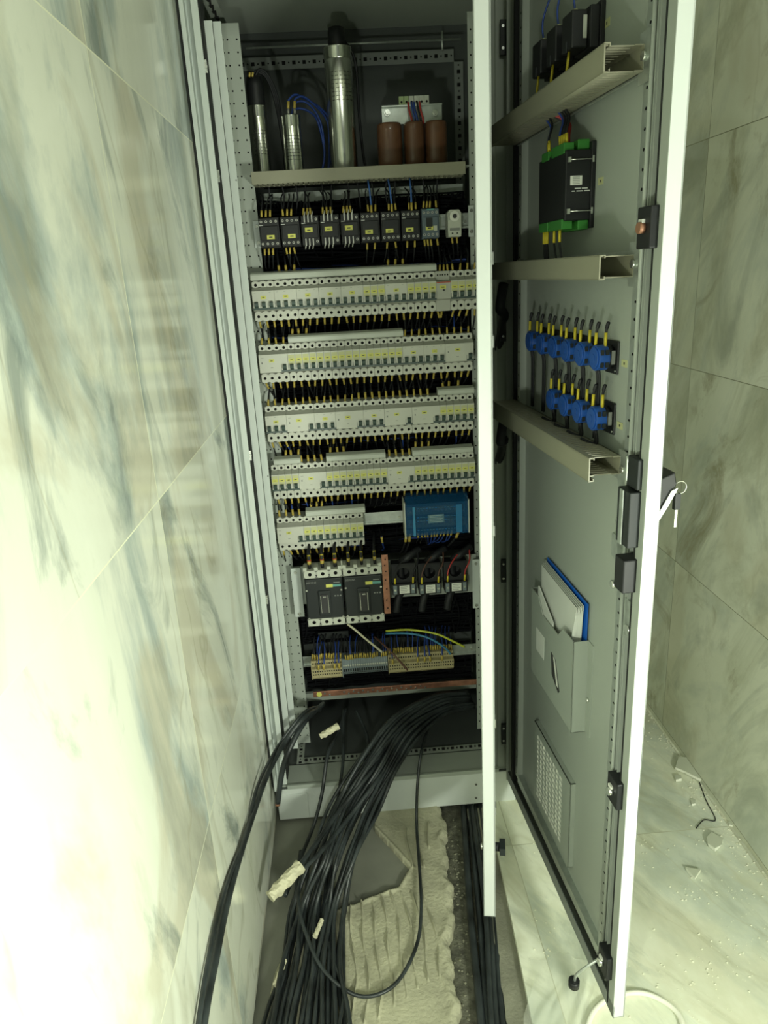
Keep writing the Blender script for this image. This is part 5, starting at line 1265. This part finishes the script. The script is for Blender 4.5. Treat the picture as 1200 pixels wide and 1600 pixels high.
# loose ends and extra strands at the bottom left of the bundle
random.seed(5)
for i, (a, b_, r) in enumerate((((470, 1330), (430, 1600), .0055), ((482, 1340), (445, 1600), .005), ((520, 1330), (470, 1600), .0055), ((500, 1400), (440, 1600), .006), ((512, 1470), (520, 1600), .0048), ((520, 1500), (530, 1610), .0045))):
    z = 0.012+0.008*(i % 3)
    p0 = PZ(a[0], a[1], z); p1 = PZ(b_[0], b_[1], z); pm = (p0+p1)/2 + Vector((random.uniform(-.02, .02), 0, 0))
    cable_obj([p0, pm, p1, p1+(p1-p0)*0.7], r, 'black cable strand lying on the floor beside the bundle', 'loose strands on the floor')
o = tape_wrap(PZ(445, 1500, 0.03), PZ(430, 1540, 0.03), 0.006, 'thin masking tape flag low on the left strands')
# trench cables
for i, (xa, xb, r, z) in enumerate(((724, 752, 0.0085, -0.018), (733, 762, 0.0075, -0.022), (742, 775, 0.0080, -0.020), (750, 786, 0.0070, -0.022), (738, 768, 0.0065, -0.010))):
    p0 = PZ(xa, 1262, z); p1 = PZ(xb, 1600, z); pm = PZ((xa+xb)/2+random.uniform(-4, 6), 1420, z)
    d = (p1-p0).normalized()
    cable_obj([p0-d*0.35, p0, pm, p1, p1+d*0.5], r, 'dusty black cable lying in the floor trench', 'cables in the floor trench')

# ================================================================== DEBRIS
def shard(pts, th, label, lift=0.0, tilt=(0, 0)):
    P = [PZ(a, c, 0.012) for a, c in pts]; cx = sum(p.x for p in P)/len(P); cy = sum(p.y for p in P)/len(P)
    mb = MB(); poly = [(p.x-cx, p.y-cy) for p in P]; n = len(poly)
    top = [(x, y, th+lift) for x, y in poly]; bot = [(x*0.93+random.uniform(-.002, .002), y*0.93+random.uniform(-.002, .002), lift) for x, y in poly]
    mb.add(top, [tuple(range(n))], ceramic); mb.add(top+bot, [(i, (i+1) % n, n+(i+1) % n, n+i) for i in range(n)], ceramic_e); mb.add(bot, [tuple(range(n))], ceramic_e)
    o = mb.build('tile_shard'); o.location = (cx, cy, 0.001); o.rotation_euler = (tilt[0], tilt[1], 0); tag(o, label, 'tile shard'); return o
shard([(1060, 1184), (1083, 1186), (1106, 1214), (1096, 1218), (1068, 1205), (1055, 1200)], 0.010, 'largest broken tile shard by the right wall', 0.004, (0.04, 0.0))
shard([(1104, 1308), (1112, 1300), (1130, 1310), (1128, 1320), (1117, 1326), (1106, 1318)], 0.012, 'chunky tile shard with white broken edges below the wire', )
shard([(1071, 1354), (1095, 1358), (1086, 1371), (1078, 1362)], 0.010, 'small triangular tile shard nearest the camera')
shard([(1054, 1210), (1064, 1209), (1065, 1215), (1056, 1217)], 0.008, 'tiny tile chip beside the largest shard')
shard([(1138, 1281), (1146, 1281), (1153, 1289), (1140, 1286)], 0.006, 'thin tile sliver at the foot of the right wall')
shard([(1080, 1247), (1087, 1247), (1087, 1253), (1081, 1254)], 0.006, 'tiny white chip between the two larger shards')
shard([(1068, 1175), (1083, 1176), (1085, 1184), (1066, 1183)], 0.005, 'crumbled tile piece behind the largest shard')
o = MB().tube(catmull([PZ(1093, 1222, 0.003), PZ(1103, 1250, 0.003), PZ(1118, 1281, 0.003), PZ(1100, 1281, 0.003), PZ(1088, 1294, 0.003)], 6), 0.0014, wire_k, 6).build('wire_offcut'); tag(o, 'thin black wire offcut on the tile floor', 'wire')
random.seed(11)
mb = MB()
def crumb(x, y, r, z=0.0, dust=dust):
    vs_ = [(x+r*random.uniform(.6, 1.1)*a, y+r*random.uniform(.6, 1.1)*b2, z+r*c2) for a, b2, c2 in ((1, 0, .3), (0, 1, .3), (-1, 0, .3), (0, -1, .3), (0, 0, 1.0), (0, 0, 0))]
    mb.add(vs_, [(0, 1, 4), (1, 2, 4), (2, 3, 4), (3, 0, 4), (1, 0, 5), (2, 1, 5), (3, 2, 5), (0, 3, 5)], dust)
for cxp, cyp, sx_, sy_, n in ((1030, 1330, 30, 18, 60), (1110, 1395, 45, 8, 120), (1100, 1225, 18, 16, 50), (1140, 1300, 30, 40, 60), (1090, 1540, 60, 40, 150), (1150, 1470, 40, 30, 70), (850, 1440, 22, 12, 30), (855, 1490, 10, 8, 30), (1040, 1130, 20, 25, 40), (860, 1340, 50, 60, 60), (1050, 1180, 25, 20, 30)):
    for i in range(n):
        p = PZ(random.gauss(cxp, sx_), random.gauss(cyp, sy_), 0)
        if p.x > 0.33 and p.x < XR-0.005: crumb(p.x, p.y, random.choice((.0006, .0009, .0012, .0018, .0032)), 0.0)
for i in range(420):
    y = random.uniform(1.15, 2.35); x = XR - 0.004 - abs(random.gauss(0, 0.022))
    crumb(x, y, random.choice((.0012, .0018, .0025, .004)), 0.0)
o = mb.build('tile_crumbs'); tag(o, 'pale crumbs and grit scattered over the right floor', 'debris', kind='stuff')
mb = MB()
for i in range(700):
    y = random.uniform(0.7, 1.71); x = random.uniform(0.13, 0.27) - 0.05*(1.7-y)/0.6
    crumb(x, y, random.choice((.001, .002, .003, .0045)), -0.032, gravelm)
o = mb.build('trench_gravel'); tag(o, 'loose dark gravel in the floor trench', 'gravel', kind='stuff')
# crumpled clear film on the floor
def film_sheet():
    mb = MB(); n = 26; vv = []
    a = PZ(828, 1500, 0); b_ = PZ(905, 1500, 0)
    for i in range(n+1):
        for j in range(n+1):
            u, v = i/n, j/n
            px = 826 + 96*u + 8*math.sin(v*7); py = 1500 + 150*v + 6*math.sin(u*9)
            p = PZ(px, py, 0.0); z = 0.006+0.010*abs(math.sin(u*11+v*3))*abs(math.sin(v*6+u*4)) + 0.02*max(0, u-0.45)*abs(math.sin(u*17))
            vv.append((p.x, p.y, z))
    mb.add(vv, [(i*(n+1)+j, (i+1)*(n+1)+j, (i+1)*(n+1)+j+1, i*(n+1)+j+1) for i in range(n) for j in range(n)], film, True)
    o = mb.build('plastic_film'); tag(o, 'crumpled clear plastic film on the floor beneath the door corner', 'plastic film')
film_sheet()
o = MB().tube(catmull([PZ(905, 1680, 0.006), PZ(918, 1602, 0.006), PZ(940, 1568, 0.006), PZ(980, 1552, 0.006), PZ(1020, 1556, 0.006), PZ(1060, 1585, 0.006), PZ(1075, 1640, 0.006)], 8), 0.0055, whitecab, 10).build('cream_cord'); tag(o, 'cream cord curving over the floor past the door corner', 'cord')
